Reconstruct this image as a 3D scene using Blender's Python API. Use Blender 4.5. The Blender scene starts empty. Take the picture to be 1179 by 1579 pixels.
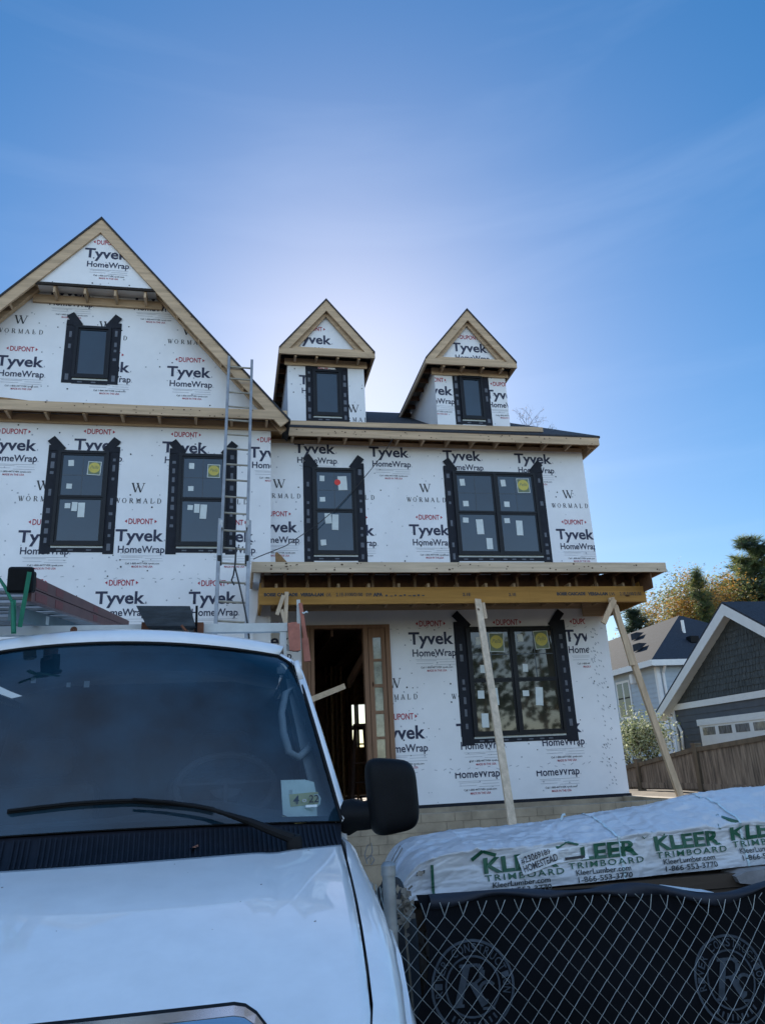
import bpy, math, random
from mathutils import Vector, Matrix
R = math.radians
random.seed(7)
SC = bpy.context.scene
COL = SC.collection

# ------------------------------------------------------------------ camera
CAM = Vector((-1.2257, -13.534, 0.6033)); FPX = 1191.8; CX, CY = 589.5, 781.5
def _basis():
    t, r, y = R(18.8043), R(-2.8174), R(11.4217)
    F = Vector((math.sin(y)*math.cos(t), math.cos(y)*math.cos(t), math.sin(t)))
    X = Vector((math.cos(y), -math.sin(y), 0)); U = X.cross(F)
    return F, X*math.cos(r)+U*math.sin(r), -X*math.sin(r)+U*math.cos(r)
CF, CR, CU = _basis()
cd = bpy.data.cameras.new('camera'); cam = bpy.data.objects.new('camera', cd); COL.objects.link(cam)
cd.sensor_fit = 'VERTICAL'; cd.sensor_height = 24; cd.lens = 24*FPX/1579
cd.shift_y = -8/1579; cd.clip_start = .05; cd.clip_end = 2000
M = Matrix((CR, CU, -CF)).transposed().to_4x4(); M.translation = CAM
cam.matrix_world = M
SC.camera = cam
def ray(px, py): return CF*FPX + CR*(px-CX) - CU*(py-CY)
def at(px, py, Y): d = ray(px, py); return CAM + d*((Y-CAM.y)/d.y)
def atd(px, py, D): return at(px, py, CAM.y+D)
def atx(px, py, X): d = ray(px, py); return CAM + d*((X-CAM.x)/d.x)
def atp(px, py, p, n): d = ray(px, py); return CAM + d*((Vector(p)-CAM).dot(n)/d.dot(n))

# ------------------------------------------------------------------ sky, sun, exposure
S = ray(528, 585).normalized()
SUN_EL = math.asin(S.z); SUN_AZ = math.atan2(S.x, S.y)
w = bpy.data.worlds.new('World'); SC.world = w; w.use_nodes = True
nt = w.node_tree; bg = nt.nodes['Background']
sky = nt.nodes.new('ShaderNodeTexSky'); sky.sky_type = 'NISHITA'; sky.sun_disc = False
sky.sun_elevation = SUN_EL; sky.sun_rotation = SUN_AZ
sky.air_density = 1.0; sky.dust_density = 0.28; sky.ozone_density = 2.0; sky.altitude = 100
bg.inputs['Strength'].default_value = 0.1
SKY_FRONT, SKY_BACK = .71, 1.78     # sky dimmed towards the sun; extra brightness added opposite lifts the shaded walls
# thin cirrus high in the sky
tc = nt.nodes.new('ShaderNodeTexCoord'); mp = nt.nodes.new('ShaderNodeMapping')
mp.inputs['Scale'].default_value = (1.2, 1.6, 9.0); mp.inputs['Rotation'].default_value = (0.1, 0.18, 0.5)
nz = nt.nodes.new('ShaderNodeTexNoise'); nz.inputs['Scale'].default_value = 1.3; nz.inputs['Detail'].default_value = 5
nz.inputs['Roughness'].default_value = .55; nz.inputs['Distortion'].default_value = .6
cr = nt.nodes.new('ShaderNodeValToRGB')
cr.color_ramp.elements[0].position = .50; cr.color_ramp.elements[0].color = (0, 0, 0, 1)
cr.color_ramp.elements[1].position = .85; cr.color_ramp.elements[1].color = (.05, .05, .05, 1)
mx = nt.nodes.new('ShaderNodeMixRGB'); mx.inputs['Color2'].default_value = (4.6, 5.2, 6.2, 1)
L = nt.links.new
L(tc.outputs['Generated'], mp.inputs['Vector']); L(mp.outputs[0], nz.inputs['Vector']); L(nz.outputs['Fac'], cr.inputs[0])
gm = nt.nodes.new('ShaderNodeGamma'); gm.inputs['Gamma'].default_value = .77
hs = nt.nodes.new('ShaderNodeHueSaturation'); hs.inputs['Saturation'].default_value = 1.45; hs.inputs['Hue'].default_value = .503; hs.inputs['Value'].default_value = 1.0
L(sky.outputs[0], gm.inputs['Color']); L(gm.outputs[0], hs.inputs['Color'])
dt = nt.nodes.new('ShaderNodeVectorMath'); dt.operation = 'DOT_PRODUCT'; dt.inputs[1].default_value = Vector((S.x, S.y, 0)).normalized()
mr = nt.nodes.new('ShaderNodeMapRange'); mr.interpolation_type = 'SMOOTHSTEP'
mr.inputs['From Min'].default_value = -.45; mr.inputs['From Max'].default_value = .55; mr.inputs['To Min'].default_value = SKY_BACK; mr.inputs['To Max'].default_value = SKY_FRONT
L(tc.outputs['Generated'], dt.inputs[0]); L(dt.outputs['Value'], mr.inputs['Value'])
ms = nt.nodes.new('ShaderNodeMapRange'); ms.interpolation_type = 'SMOOTHSTEP'
ms.inputs['From Min'].default_value = -.45; ms.inputs['From Max'].default_value = .4; ms.inputs['To Min'].default_value = 1.02; ms.inputs['To Max'].default_value = 1.62
L(dt.outputs['Value'], ms.inputs['Value']); L(ms.outputs[0], hs.inputs['Saturation'])
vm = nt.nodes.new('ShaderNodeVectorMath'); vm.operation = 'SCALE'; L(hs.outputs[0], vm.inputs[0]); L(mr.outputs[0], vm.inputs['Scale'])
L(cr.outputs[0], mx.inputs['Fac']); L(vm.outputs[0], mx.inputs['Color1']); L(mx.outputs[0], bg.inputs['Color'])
sd = bpy.data.lights.new('sun', 'SUN'); sd.energy = 3.0; sd.angle = R(.5); sd.color = (1, .93, .82)
so = bpy.data.objects.new('sun', sd); COL.objects.link(so); so.rotation_euler = (-S).to_track_quat('-Z', 'Y').to_euler()
so.location = (0, 0, 30)
SC.view_settings.view_transform = 'Standard'; SC.view_settings.look = 'None'
SC.view_settings.exposure = 1.56; SC.view_settings.gamma = 1

# ------------------------------------------------------------------ materials
def mat(name, col, rough=.6, metal=0, spec=.5, var=0, vscale=3, vstretch=(1, 1, 1), bump=0, bscale=20, bstretch=None,
        coat=0, ior=None, knots=False, col2=None, detail=5):
    m = bpy.data.materials.new(name); m.use_nodes = True; n = m.node_tree.nodes; l = m.node_tree.links.new
    b = n['Principled BSDF']; b.inputs['Base Color'].default_value = (*col, 1); b.inputs['Roughness'].default_value = rough
    b.inputs['Metallic'].default_value = metal; b.inputs['Specular IOR Level'].default_value = spec
    if ior: b.inputs['IOR'].default_value = ior
    if coat: b.inputs['Coat Weight'].default_value = coat; b.inputs['Coat Roughness'].default_value = .03
    if var or bump or knots: t = n.new('ShaderNodeTexCoord')
    last = None
    if var or col2:
        p = n.new('ShaderNodeMapping'); p.inputs['Scale'].default_value = vstretch; l(t.outputs['Object'], p.inputs[0])
        z = n.new('ShaderNodeTexNoise'); z.inputs['Scale'].default_value = vscale; z.inputs['Detail'].default_value = detail
        z.inputs['Roughness'].default_value = .6; l(p.outputs[0], z.inputs['Vector'])
        r = n.new('ShaderNodeValToRGB'); r.color_ramp.elements[0].position = .3; r.color_ramp.elements[1].position = .7
        c2 = col2 or tuple(min(1, c*(1+var*.5)) for c in col)
        c1 = col if col2 else tuple(c*(1-var) for c in col)
        r.color_ramp.elements[0].color = (*c1, 1); r.color_ramp.elements[1].color = (*c2, 1)
        l(z.outputs['Fac'], r.inputs[0]); last = r.outputs[0]
    if knots:
        v = n.new('ShaderNodeTexVoronoi'); v.inputs['Scale'].default_value = 2.3
        p = n.new('ShaderNodeMapping'); p.inputs['Scale'].default_value = knots; l(t.outputs['Object'], p.inputs[0]); l(p.outputs[0], v.inputs['Vector'])
        r = n.new('ShaderNodeValToRGB'); r.color_ramp.elements[0].position = .045; r.color_ramp.elements[0].color = (.2, .14, .10, 1)
        r.color_ramp.elements[1].position = .09; r.color_ramp.elements[1].color = (1, 1, 1, 1); l(v.outputs['Distance'], r.inputs[0])
        x = n.new('ShaderNodeMixRGB'); x.blend_type = 'MULTIPLY'; x.inputs['Fac'].default_value = 1
        if last: l(last, x.inputs['Color1'])
        else: x.inputs['Color1'].default_value = (*col, 1)
        l(r.outputs[0], x.inputs['Color2']); last = x.outputs[0]
    if last: l(last, b.inputs['Base Color'])
    if bump:
        p = n.new('ShaderNodeMapping'); p.inputs['Scale'].default_value = bstretch or vstretch; l(t.outputs['Object'], p.inputs[0])
        z = n.new('ShaderNodeTexNoise'); z.inputs['Scale'].default_value = bscale; z.inputs['Detail'].default_value = 4; l(p.outputs[0], z.inputs['Vector'])
        q = n.new('ShaderNodeBump'); q.inputs['Strength'].default_value = bump; q.inputs['Distance'].default_value = .02
        l(z.outputs['Fac'], q.inputs['Height']); l(q.outputs[0], b.inputs['Normal'])
    return m
def wood(name, c, axis, var=.28):
    st = [1, 1, 1]; st['xyz'.index(axis)] = .06
    kn = [1.6, 1.6, 1.6]; kn['xyz'.index(axis)] = .6
    return mat(name, c, .75, var=var, vscale=16, vstretch=st, bump=.15, bscale=30, bstretch=st, knots=kn, spec=.25)
LC = (.56, .40, .255)
M_LX = wood('lumber_x', LC, 'x'); M_LY = wood('lumber_y', LC, 'y'); M_LZ = wood('lumber_z', LC, 'z')
M_PALE = wood('pale_lumber', (.62, .48, .34), 'z'); M_PALEX = wood('pale_lumber_x', (.60, .465, .325), 'x')
M_KNOT = mat('knot', (.09, .05, .028), .8, var=.3, vscale=20)
M_LVL = wood('laminated_beam', (.40, .205, .05), 'x', .22)
M_OSB = mat('sheathing', (.30, .17, .07), .8, var=.4, vscale=14)
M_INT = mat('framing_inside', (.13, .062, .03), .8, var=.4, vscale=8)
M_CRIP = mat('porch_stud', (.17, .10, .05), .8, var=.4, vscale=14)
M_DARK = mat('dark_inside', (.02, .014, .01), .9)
M_WRAP = mat('house_wrap', (.80, .795, .80), .5, var=.09, vscale=1.1, bump=.6, bscale=2.6, bstretch=(1, 1, .6), spec=.35)
M_NAVY = mat('print_navy', (.02, .024, .06), .6, var=.2, vscale=30); M_RED = mat('print_red', (.42, .025, .05), .6, var=.2, vscale=30)
M_GREYP = mat('print_grey', (.42, .43, .46), .6, var=.2, vscale=30); M_BLACKP = mat('print_black', (.03, .03, .035), .6, var=.2, vscale=30)
M_FRAME = mat('black_window_frame', (.005, .006, .009), .4, spec=.25, var=.3, vscale=6)
M_TAPE = mat('flashing_tape', (.013, .015, .023), .6, spec=.22, var=.3, vscale=9, bump=.12, bscale=14)
M_TAPEP = mat('tape_print', (.10, .11, .135), .5, var=.3, vscale=20)
M_GLASS = mat('window_glass', (.012, .034, .056), .02, ior=1.56, var=.3, vscale=1.2, bump=.02, bscale=1.3)
M_GLASSD = mat('lower_window_glass', (.030, .031, .025), .03, ior=1.6, var=.7, vscale=1.6, vstretch=(1, 1, .5))
M_STICK = mat('paper_sticker', (.62, .66, .64), .6, var=.1, vscale=9); M_YEL = mat('yellow_sticker', (.55, .45, .08), .5, var=.1, vscale=9)
M_GRNS = mat('olive_sticker', (.14, .17, .09), .5, var=.1, vscale=9); M_REDST = mat('red_sticker', (.7, .03, .02), .5, var=.1, vscale=9)
M_SHING = mat('asphalt_shingles', (.035, .037, .044), .9, var=.5, vscale=25, bump=.4, bscale=30, bstretch=(1, 1, 3))
M_MUNT = mat('muntin', (.035, .05, .065), .4, var=.2, vscale=8)

# ------------------------------------------------------------------ mesh builder
def wl(o):
    v = Vector((0, 0, 0))
    while o: v += o.location; o = o.parent
    return v
class MB:
    def __init__(s): s.v = []; s.f = []; s.i = []; s.m = []
    def mi(s, m):
        if m not in s.m: s.m.append(m)
        return s.m.index(m)
    def face(s, pts, m):
        k = len(s.v); s.v += [tuple(p) for p in pts]; s.f.append(tuple(range(k, k+len(pts)))); s.i.append(s.mi(m))
    def mesh(s, vs, fs, m):
        k = len(s.v); s.v += [tuple(p) for p in vs]; j = s.mi(m)
        for f in fs: s.f.append(tuple(q+k for q in f)); s.i.append(j)
    def obox(s, c, ax, ay, az, m):
        c = Vector(c); P = [c+ax*a+ay*b+az*d for d in (-1, 1) for b in (-1, 1) for a in (-1, 1)]
        s.mesh(P, [(0, 2, 3, 1), (4, 5, 7, 6), (0, 1, 5, 4), (2, 6, 7, 3), (0, 4, 6, 2), (1, 3, 7, 5)], m)
    def box(s, x0, x1, y0, y1, z0, z1, m):
        s.obox(((x0+x1)/2, (y0+y1)/2, (z0+z1)/2), Vector((abs(x1-x0)/2, 0, 0)), Vector((0, abs(y1-y0)/2, 0)), Vector((0, 0, abs(z1-z0)/2)), m)
    def board(s, p0, p1, wd, th, m, up=(0, 0, 1)):
        # wd measured along up (made square to the board), th across
        p0 = Vector(p0); p1 = Vector(p1); d = p1-p0; t = d.normalized(); u = Vector(up); u = (u-t*u.dot(t)).normalized(); n = t.cross(u)
        s.obox((p0+p1)/2, d/2, n*th/2, u*wd/2, m)
    def prism(s, poly, off, m, m2=None):
        n = len(poly); a = [Vector(p) for p in poly]; b = [p+Vector(off) for p in a]
        s.face(a, m2 or m); s.face(b[::-1], m)
        for k in range(n): q = (k+1) % n; s.face([a[k], b[k], b[q], a[q]][::-1], m)
    def tube(s, pts, r, m, n=8, closed=False, caps=True):
        pts = [Vector(p) for p in pts]; N = len(pts); rings = []; pu = None
        for k in range(N):
            a = pts[k-1] if (k or closed) else pts[k]; b = pts[(k+1) % N] if (k < N-1 or closed) else pts[k]
            t = (b-a).normalized()
            u = pu if pu else (Vector((0, 0, 1)) if abs(t.z) < .9 else Vector((1, 0, 0)))
            u = (u-t*u.dot(t)).normalized(); pu = u; q = t.cross(u); rr = r[k] if isinstance(r, (list, tuple)) else r
            rings.append([pts[k]+(u*math.cos(2*math.pi*j/n)+q*math.sin(2*math.pi*j/n))*rr for j in range(n)])
        vs = [p for g in rings for p in g]; fs = []
        for k in range(N if closed else N-1):
            for j in range(n):
                e = (k+1) % N
                fs.append((k*n+j, k*n+(j+1) % n, e*n+(j+1) % n, e*n+j))
        if caps and not closed: fs.append(tuple(range(n))[::-1]); fs.append(tuple((N-1)*n+j for j in range(n)))
        s.mesh(vs, fs, m)
    def grid(s, fn, nu, nv, m, flip=False):
        vs = [fn(a/nu, b/nv) for b in range(nv+1) for a in range(nu+1)]; fs = []
        for b in range(nv):
            for a in range(nu):
                q = (b*(nu+1)+a, b*(nu+1)+a+1, (b+1)*(nu+1)+a+1, (b+1)*(nu+1)+a); fs.append(q[::-1] if flip else q)
        s.mesh(vs, fs, m)
    def lathe(s, c, ax, prof, m, n=24):
        c = Vector(c); ax = Vector(ax).normalized(); u = ax.orthogonal().normalized(); q = ax.cross(u); vs = []; fs = []
        for (r, h) in prof:
            for j in range(n): vs.append(c+ax*h+(u*math.cos(2*math.pi*j/n)+q*math.sin(2*math.pi*j/n))*r)
        for k in range(len(prof)-1):
            for j in range(n): fs.append((k*n+j, k*n+(j+1) % n, (k+1)*n+(j+1) % n, (k+1)*n+j))
        s.mesh(vs, fs, m)
    def build(s, name, parent=None, loc=None, smooth=False, merge=False, solid=0, bevel=0, sub=0):
        me = bpy.data.meshes.new(name); o = bpy.data.objects.new(name, me); COL.objects.link(o)
        base = wl(parent) if parent else Vector(loc or (0, 0, 0))
        me.from_pydata([tuple(Vector(p)-base) for p in s.v], [], s.f)
        for m in s.m: me.materials.append(m)
        me.polygons.foreach_set('material_index', s.i)
        if merge:
            import bmesh
            b = bmesh.new(); b.from_mesh(me); bmesh.ops.remove_doubles(b, verts=b.verts, dist=.0005)
            bmesh.ops.recalc_face_normals(b, faces=b.faces); b.to_mesh(me); b.free()
        if smooth:
            me.polygons.foreach_set('use_smooth', [True]*len(me.polygons))
            if smooth != True: me.set_sharp_from_angle(angle=R(smooth))
        me.update()
        if parent: o.parent = parent
        else: o.location = base
        if solid: d = o.modifiers.new('solid', 'SOLIDIFY'); d.thickness = solid; d.offset = -1
        if sub: d = o.modifiers.new('sub', 'SUBSURF'); d.levels = d.render_levels = sub
        if bevel: d = o.modifiers.new('bevel', 'BEVEL'); d.width = bevel; d.segments = 2; d.limit_method = 'ANGLE'
        return o
def tag(o, label=None, cat=None, group=None, kind=None):
    if label: o['label'] = label
    if cat: o['category'] = cat
    if group: o['group'] = group
    if kind: o['kind'] = kind
    return o
def thing(name, label, cat, loc, group=None):
    o = bpy.data.objects.new(name, None); COL.objects.link(o); o.location = loc; o.empty_display_size = .2
    return tag(o, label, cat, group)
def copy_tree(o, parent=None):
    c = o.copy(); COL.objects.link(c); c.parent = parent
    for ch in list(o.children): copy_tree(ch, c)
    return c

# ------------------------------------------------------------------ lettering
_tc = {}
def text_polys(s, bold=0, shear=0, space=1):
    k = (s, bold, shear, space)
    if k not in _tc:
        c = bpy.data.curves.new('lettering', 'FONT'); c.body = s; c.size = 1; c.offset = bold; c.shear = shear; c.space_character = space
        c.resolution_u = 3
        o = bpy.data.objects.new('lettering', c); me = bpy.data.meshes.new_from_object(o)
        _tc[k] = [[(me.vertices[i].co.x, me.vertices[i].co.y) for i in p.vertices] for p in me.polygons]
        bpy.data.objects.remove(o); bpy.data.curves.remove(c); bpy.data.meshes.remove(me)
    return _tc[k]
def bbox(pl):
    xs = [p[0] for f in pl for p in f]; ys = [p[1] for f in pl for p in f]
    return min(xs), max(xs), min(ys), max(ys)
def clip2(poly, C):
    # C is a counter-clockwise convex polygon
    for k in range(len(C)):
        a = C[k]; b = C[(k+1) % len(C)]; out = []
        if not poly: return poly
        sd_ = [(b[0]-a[0])*(p[1]-a[1])-(b[1]-a[1])*(p[0]-a[0]) for p in poly]
        for i in range(len(poly)):
            j = (i+1) % len(poly); p, q = poly[i], poly[j]
            if sd_[i] >= 0: out.append(p)
            if (sd_[i] >= 0) != (sd_[j] >= 0):
                t = sd_[i]/(sd_[i]-sd_[j]); out.append((p[0]+(q[0]-p[0])*t, p[1]+(q[1]-p[1])*t))
        poly = out
    return poly
def put(mb, polys, fr, m, clip=None):
    for f in polys:
        g = clip2(list(f), clip) if clip else f
        if len(g) >= 3: mb.face([fr(*p) for p in g], m)
def write(mb, s, x, z, wd, cap, m, fr, clip=None, bold=0, shear=0, center=False, space=1, rot=0):
    pl = text_polys(s, bold, shear, space); x0, x1, y0, y1 = bbox(pl)
    H = bbox(text_polys('T', bold))[3]; sx = wd/(x1-x0); sy = cap/H; ox = x-(wd/2 if center else 0)
    out = []
    c_, s_ = math.cos(rot), math.sin(rot)
    for f in pl:
        g = []
        for a, b in f:
            dx = ox+(a-x0)*sx-x; dz = b*sy
            g.append((x+dx*c_-dz*s_, z+dx*s_+dz*c_))
        out.append(g)
    put(mb, out, fr, m, clip)
def rect(mb, x0, x1, z0, z1, fr, m, clip=None): put(mb, [[(x0, z0), (x1, z0), (x1, z1), (x0, z1)]], fr, m, clip)
def stroke(mb, a, b, t, fr, m, clip=None):
    dx, dz = b[0]-a[0], b[1]-a[1]; n = math.hypot(dx, dz) or 1; nx, nz = -dz/n*t/2, dx/n*t/2
    put(mb, [[(a[0]-nx, a[1]-nz), (b[0]-nx, b[1]-nz), (b[0]+nx, b[1]+nz), (a[0]+nx, a[1]+nz)]], fr, m, clip)
T_, t_ = .16, .06
SERIF = {  # strokes in a unit box: x0,z0,x1,z1,thickness
 'W': [(.0, 1, .28, 0, T_), (.28, 0, .5, .9, t_), (.42, 1, .72, 0, T_), (.72, 0, 1.0, 1, t_), (-.1, 1, .12, 1, .06), (.32, 1, .55, 1, .06), (.88, 1, 1.1, 1, .06)],
 'M': [(.08, 0, .08, 1, t_), (.08, 1, .45, 0, T_), (.45, 0, .85, 1, t_), (.85, 0, .85, 1, T_), (-.03, 0, .2, 0, .06), (.72, 0, .98, 0, .06), (-.03, 1, .14, 1, .06), (.8, 1, .98, 1, .06)],
 'A': [(.05, 0, .45, 1, t_), (.45, 1, .85, 0, T_), (.22, .35, .68, .35, t_), (-.05, 0, .17, 0, .06), (.7, 0, .98, 0, .06)],
 'L': [(.2, 0, .2, 1, T_), (.08, 0, .75, 0, .07), (.72, 0, .75, .28, .07), (.08, 1, .34, 1, .06)],
 'D': [(.17, 0, .17, 1, T_), (.05, 0, .5, 0, .06), (.05, 1, .5, 1, .06), (.5, 1, .78, .75, .1), (.78, .75, .78, .25, T_), (.78, .25, .5, 0, .1)],
 'R': [(.17, 0, .17, 1, T_), (.05, 1, .5, 1, .06), (.5, 1, .66, .85, .1), (.66, .85, .66, .65, .14), (.66, .65, .5, .5, .1), (.17, .5, .5, .5, .06), (.42, .5, .8, 0, T_), (.05, 0, .3, 0, .06), (.76, 0, .92, 0, .06)],
 'O': [(.05, .35, .05, .65, T_), (.05, .65, .28, .97, .1), (.28, .97, .6, .97, .06), (.6, .97, .83, .65, .1), (.83, .65, .83, .35, T_), (.83, .35, .6, .03, .1), (.6, .03, .28, .03, .06), (.28, .03, .05, .35, .1)]}
def serif(mb, ch, x, z, wd, h, fr, m, clip=None, dx=None):
    for (a, b, c, d, t) in SERIF[ch]:
        stroke(mb, (x+a*wd, z+b*h), (x+c*wd, z+d*h), t*h, fr, m, clip)
def dupont(mb, cx, z, fr, clip=None, k=1):
    write(mb, 'DUPONT', cx, z-.004, .40*k, .098*k, M_RED, fr, clip, .018, center=True)
    for sg in (-1, 1):
        put(mb, [[(cx+sg*.265*k, z+.044*k), (cx+sg*.225*k, z+.075*k), (cx+sg*.225*k, z+.013*k)][::sg]], fr, M_RED, clip)
def unit(mb, x, z, fr, clip=None, k=1, parts='DTHL'):
    """one print of the wrap: x, z is the lower left of the big word"""
    if 'D' in parts: dupont(mb, x+.40*k, z+.305*k, fr, clip, k)
    if 'T' in parts:
        write(mb, 'Tyvek', x, z, .78*k, .205*k, M_NAVY, fr, clip, .025)
        write(mb, '.', x+.79*k, z, .02*k, .2*k, M_GREYP, fr, clip)
    if 'H' in parts:
        write(mb, 'HomeWrap', x+.055*k, z-.205*k, .755*k, .12*k, M_NAVY, fr, clip, .018)
        write(mb, '.', x+.82*k, z-.205*k, .015*k, .115*k, M_GREYP, fr, clip)
    if 'L' in parts:
        for j, (a, b) in enumerate(((.10, .80), (.12, .46), (.50, .78), (.11, .40), (.44, .79))):
            rect(mb, x+a*k, x+b*k, z-(.262+.022*j)*k, z-(.256+.022*j)*k, fr, M_GREYP, clip)
        write(mb, 'Call 1-800-44TYVEK tyvek.com', x+.46*k, z-.405*k, .55*k, .030*k, M_BLACKP, fr, clip, .01, center=True)
        write(mb, 'MADE IN THE USA', x+.46*k, z-.462*k, .34*k, .034*k, M_RED, fr, clip, .012, center=True)
def wormald(mb, x, z, fr, clip=None):
    """x is the centre, z the baseline of the builder's name"""
    serif(mb, 'W', x-.10, z+.20, .19, .165, fr, M_BLACKP, clip)
    for i, c in enumerate('WORMALD'): serif(mb, c, x-.37+i*.115, z, .075, .088, fr, M_BLACKP, clip)
def dots(mb, n, x0, x1, z0, z1, fr, clip, rows=()):
    for _ in range(n):
        x, z = random.uniform(x0, x1), random.uniform(z0, z1); r = random.uniform(.008, .017)
        put(mb, [[(x+r*math.cos(a*1.0472), z+r*math.sin(a*1.0472)) for a in range(6)]], fr, random.choice((M_GREYP, M_GREYP, M_BLACKP)), clip)
    for zz in rows:
        x = x0
        while x < x1:
            zc = zz+random.uniform(-.03, .03); sl = random.uniform(-.03, .03)
            stroke(mb, (x, zc), (x+.05, zc+sl), .010, fr, M_GREYP, clip); x += random.uniform(.1, .26)
def facade(Y, e=.004): return lambda x, z: (x, Y-e, z)

# ------------------------------------------------------------------ ground
GZ = -.95
def sstep(a, b, x): t = max(0, min(1, (x-a)/(b-a))); return t*t*(3-2*t)
def gheight(x, y):
    return GZ + .80*sstep(5.75, 6.0, x)*sstep(-2.6, -1.7, y) + .6*sstep(9, 40, y) + .03*math.sin(x*1.3)*math.cos(y*.9)*sstep(-8.5, -7, y)
M_DIRT = mat('dirt', (.13, .095, .06), .95, var=.5, vscale=2.5, bump=.6, bscale=9)
M_ASPH = mat('asphalt', (.05, .05, .052), .9, var=.3, vscale=30, bump=.3, bscale=90)
M_CONC = mat('concrete', (.33, .31, .28), .85, var=.25, vscale=5, bump=.2, bscale=30)
g = MB()
xs = [-300, -120, -50, -25, -15]+[-10+i*.5 for i in range(61)]+[24, 30, 50, 120, 300]
ys = [-9.2+i*.4 for i in range(60)]+[16, 20, 26, 34, 45, 80, 150, 400]
vs = [(x, y, gheight(x, y)) for y in ys for x in xs]; nx = len(xs)
g.mesh(vs, [(j*nx+i, j*nx+i+1, (j+1)*nx+i+1, (j+1)*nx+i) for j in range(len(ys)-1) for i in range(nx-1)], M_DIRT)
tag(g.build('ground', smooth=True), kind='structure')
g = MB(); g.box(-300, 300, -300, -9.2, GZ-.3, GZ-.012, M_ASPH); tag(g.build('street'), kind='structure')
g = MB(); g.box(-3.4, -.45, -9.2, -3.2, GZ-.2, GZ+.035, M_CONC); tag(g.build('driveway'), kind='structure')

# ------------------------------------------------------------------ the new house
YL, YG = -.5, -.9
XR, ZE = 5.70, 6.62
XC = at(417.5, 750, YL).x
AP = at(157, 338, YG)                      # ridge of the front gable at its rake boards
XA = AP.x; HW = XC-XA; XL0 = XA-HW
RB = at(443, 646, YG)                      # foot of the right rake
TG = (AP.z-RB.z)/(RB.x-XA)                 # roof slope of the gable
ZB = at(220, 632, YG).z                    # band at the foot of the gable
house = thing('new_house', 'two storey house under construction in printed white wrap with two dormers', 'house', (2, 3, GZ))
door_x0, door_x1 = at(466, 1060, 0).x, at(604, 1060, 0).x
door_z1 = at(540, 964, 0).z; door_z0 = .10
M_WALLIN = M_INT
# front wall, right block
m = MB()
m.box(XC-.1, door_x0, 0, .14, 0, ZE, M_WRAP); m.box(door_x1, XR, 0, .14, 0, ZE, M_WRAP)
m.box(door_x0, door_x1, 0, .14, door_z1, ZE, M_WRAP); m.box(door_x0, door_x1, .001, .14, 0, door_z0, M_WRAP)
fr = facade(0); C_ = [(XC, 0.02), (XR, .02), (XR, ZE), (XC, ZE)]
for px, py in ((453.6, 698), (569, 703.7), (682.6, 709), (793.3, 713.7), (392, 820), (513, 825), (631, 824.5), (858, 831), (752, 829)):
    p = at(px, py, 0); unit(m, p.x, p.z, fr, C_, 1.0)
for px, py in ((431, 768), (546, 770), (657, 774), (878, 783)): p = at(px, py, 0); wormald(m, p.x, p.z, fr, C_)
CR_ = [(door_x1, .02), (XR-.42, .02), (XR-.42, 3.2), (door_x1, 3.2)]
for px, py in ((630, 993.7), (750, 991), (869.8, 989), (583, 1141), (704, 1136), (829, 1131)):
    p = at(px, py, 0); unit(m, p.x, p.z, fr, CR_, 1.06)
for px, py in ((610, 1079), (728, 1077), (846, 1074)): p = at(px, py, 0); wormald(m, p.x, p.z, fr, CR_)
for px, py in ((695, 1180), (820, 1177)):
    p = at(px, py, 0); zc = p.z-.125
    unit(m, p.x, p.z, fr, [(door_x1, .02), (XR-.42, .02), (XR-.42, zc), (door_x1, zc)], 1.06, 'HL')
pp = at(372, 998, 0); unit(m, pp.x, pp.z, fr, [(XC, 0), (door_x0, 0), (door_x0, 3.2), (XC, 3.2)], 1.06)
dots(m, 170, XC, XR, 3.8, ZE, fr, C_); dots(m, 170, door_x1, XR, .05, 3.1, fr, C_, rows=(.56, 2.98))
for k in range(70):   # fastenings of the overlap near the corner
    z = random.uniform(.1, 3.0); x = XR-.36+random.uniform(-.07, .2)
    stroke(m, (x, z), (x+.02, z-.03), .016, fr, M_GREYP, C_)
wrap_r = m.build('house_wrap', house)
tag(wrap_r, 'white wrap printed with navy, red and black lettering')
# front wall and gable, left block
zt = lambda x: AP.z-.10-TG*abs(x-XA)       # underside of the roof deck
ZW = zt(XC)
m = MB()
m.prism([(XL0, YL, 0), (XC, YL, 0), (XC, YL, ZW), (XA, YL, AP.z-.1), (XL0, YL, ZW)], (0, .14, 0), M_WRAP)
m.box(XC-.14, XC, YL+.141, 0, 0, ZW, M_WRAP)
fr = facade(YL); C_ = [(XL0, 0), (XC, 0), (XC, ZW), (XA, AP.z-.1), (XL0, ZW)]
for px, py in ((73, 455), (203, 463), (-6, 563), (130, 571), (257.5, 579.5), (-19.5, 693), (114, 693), (250, 697), (384, 705),
               (27.3, 836), (177.5, 834), (320, 835), (146.3, 931), (290.7, 931), (2, 931), (-120, 836), (-150, 690)):
    p = at(px, py, YL); unit(m, p.x, p.z, fr, C_, 1.0)
for px, py in ((31, 514), (162, 523), (291, 531), (65.5, 773), (212.6, 776), (347, 777), (-80, 772)):
    p = at(px, py, YL); wormald(m, p.x, p.z, fr, C_)
dots(m, 260, XL0, XC, 2.8, 6.6, fr, C_, rows=(at(200, 892, YL).z,)); dots(m, 120, XL0, XC, 6.8, 10, fr, C_)
wrap_l = m.build('house_wrap', house)
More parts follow.
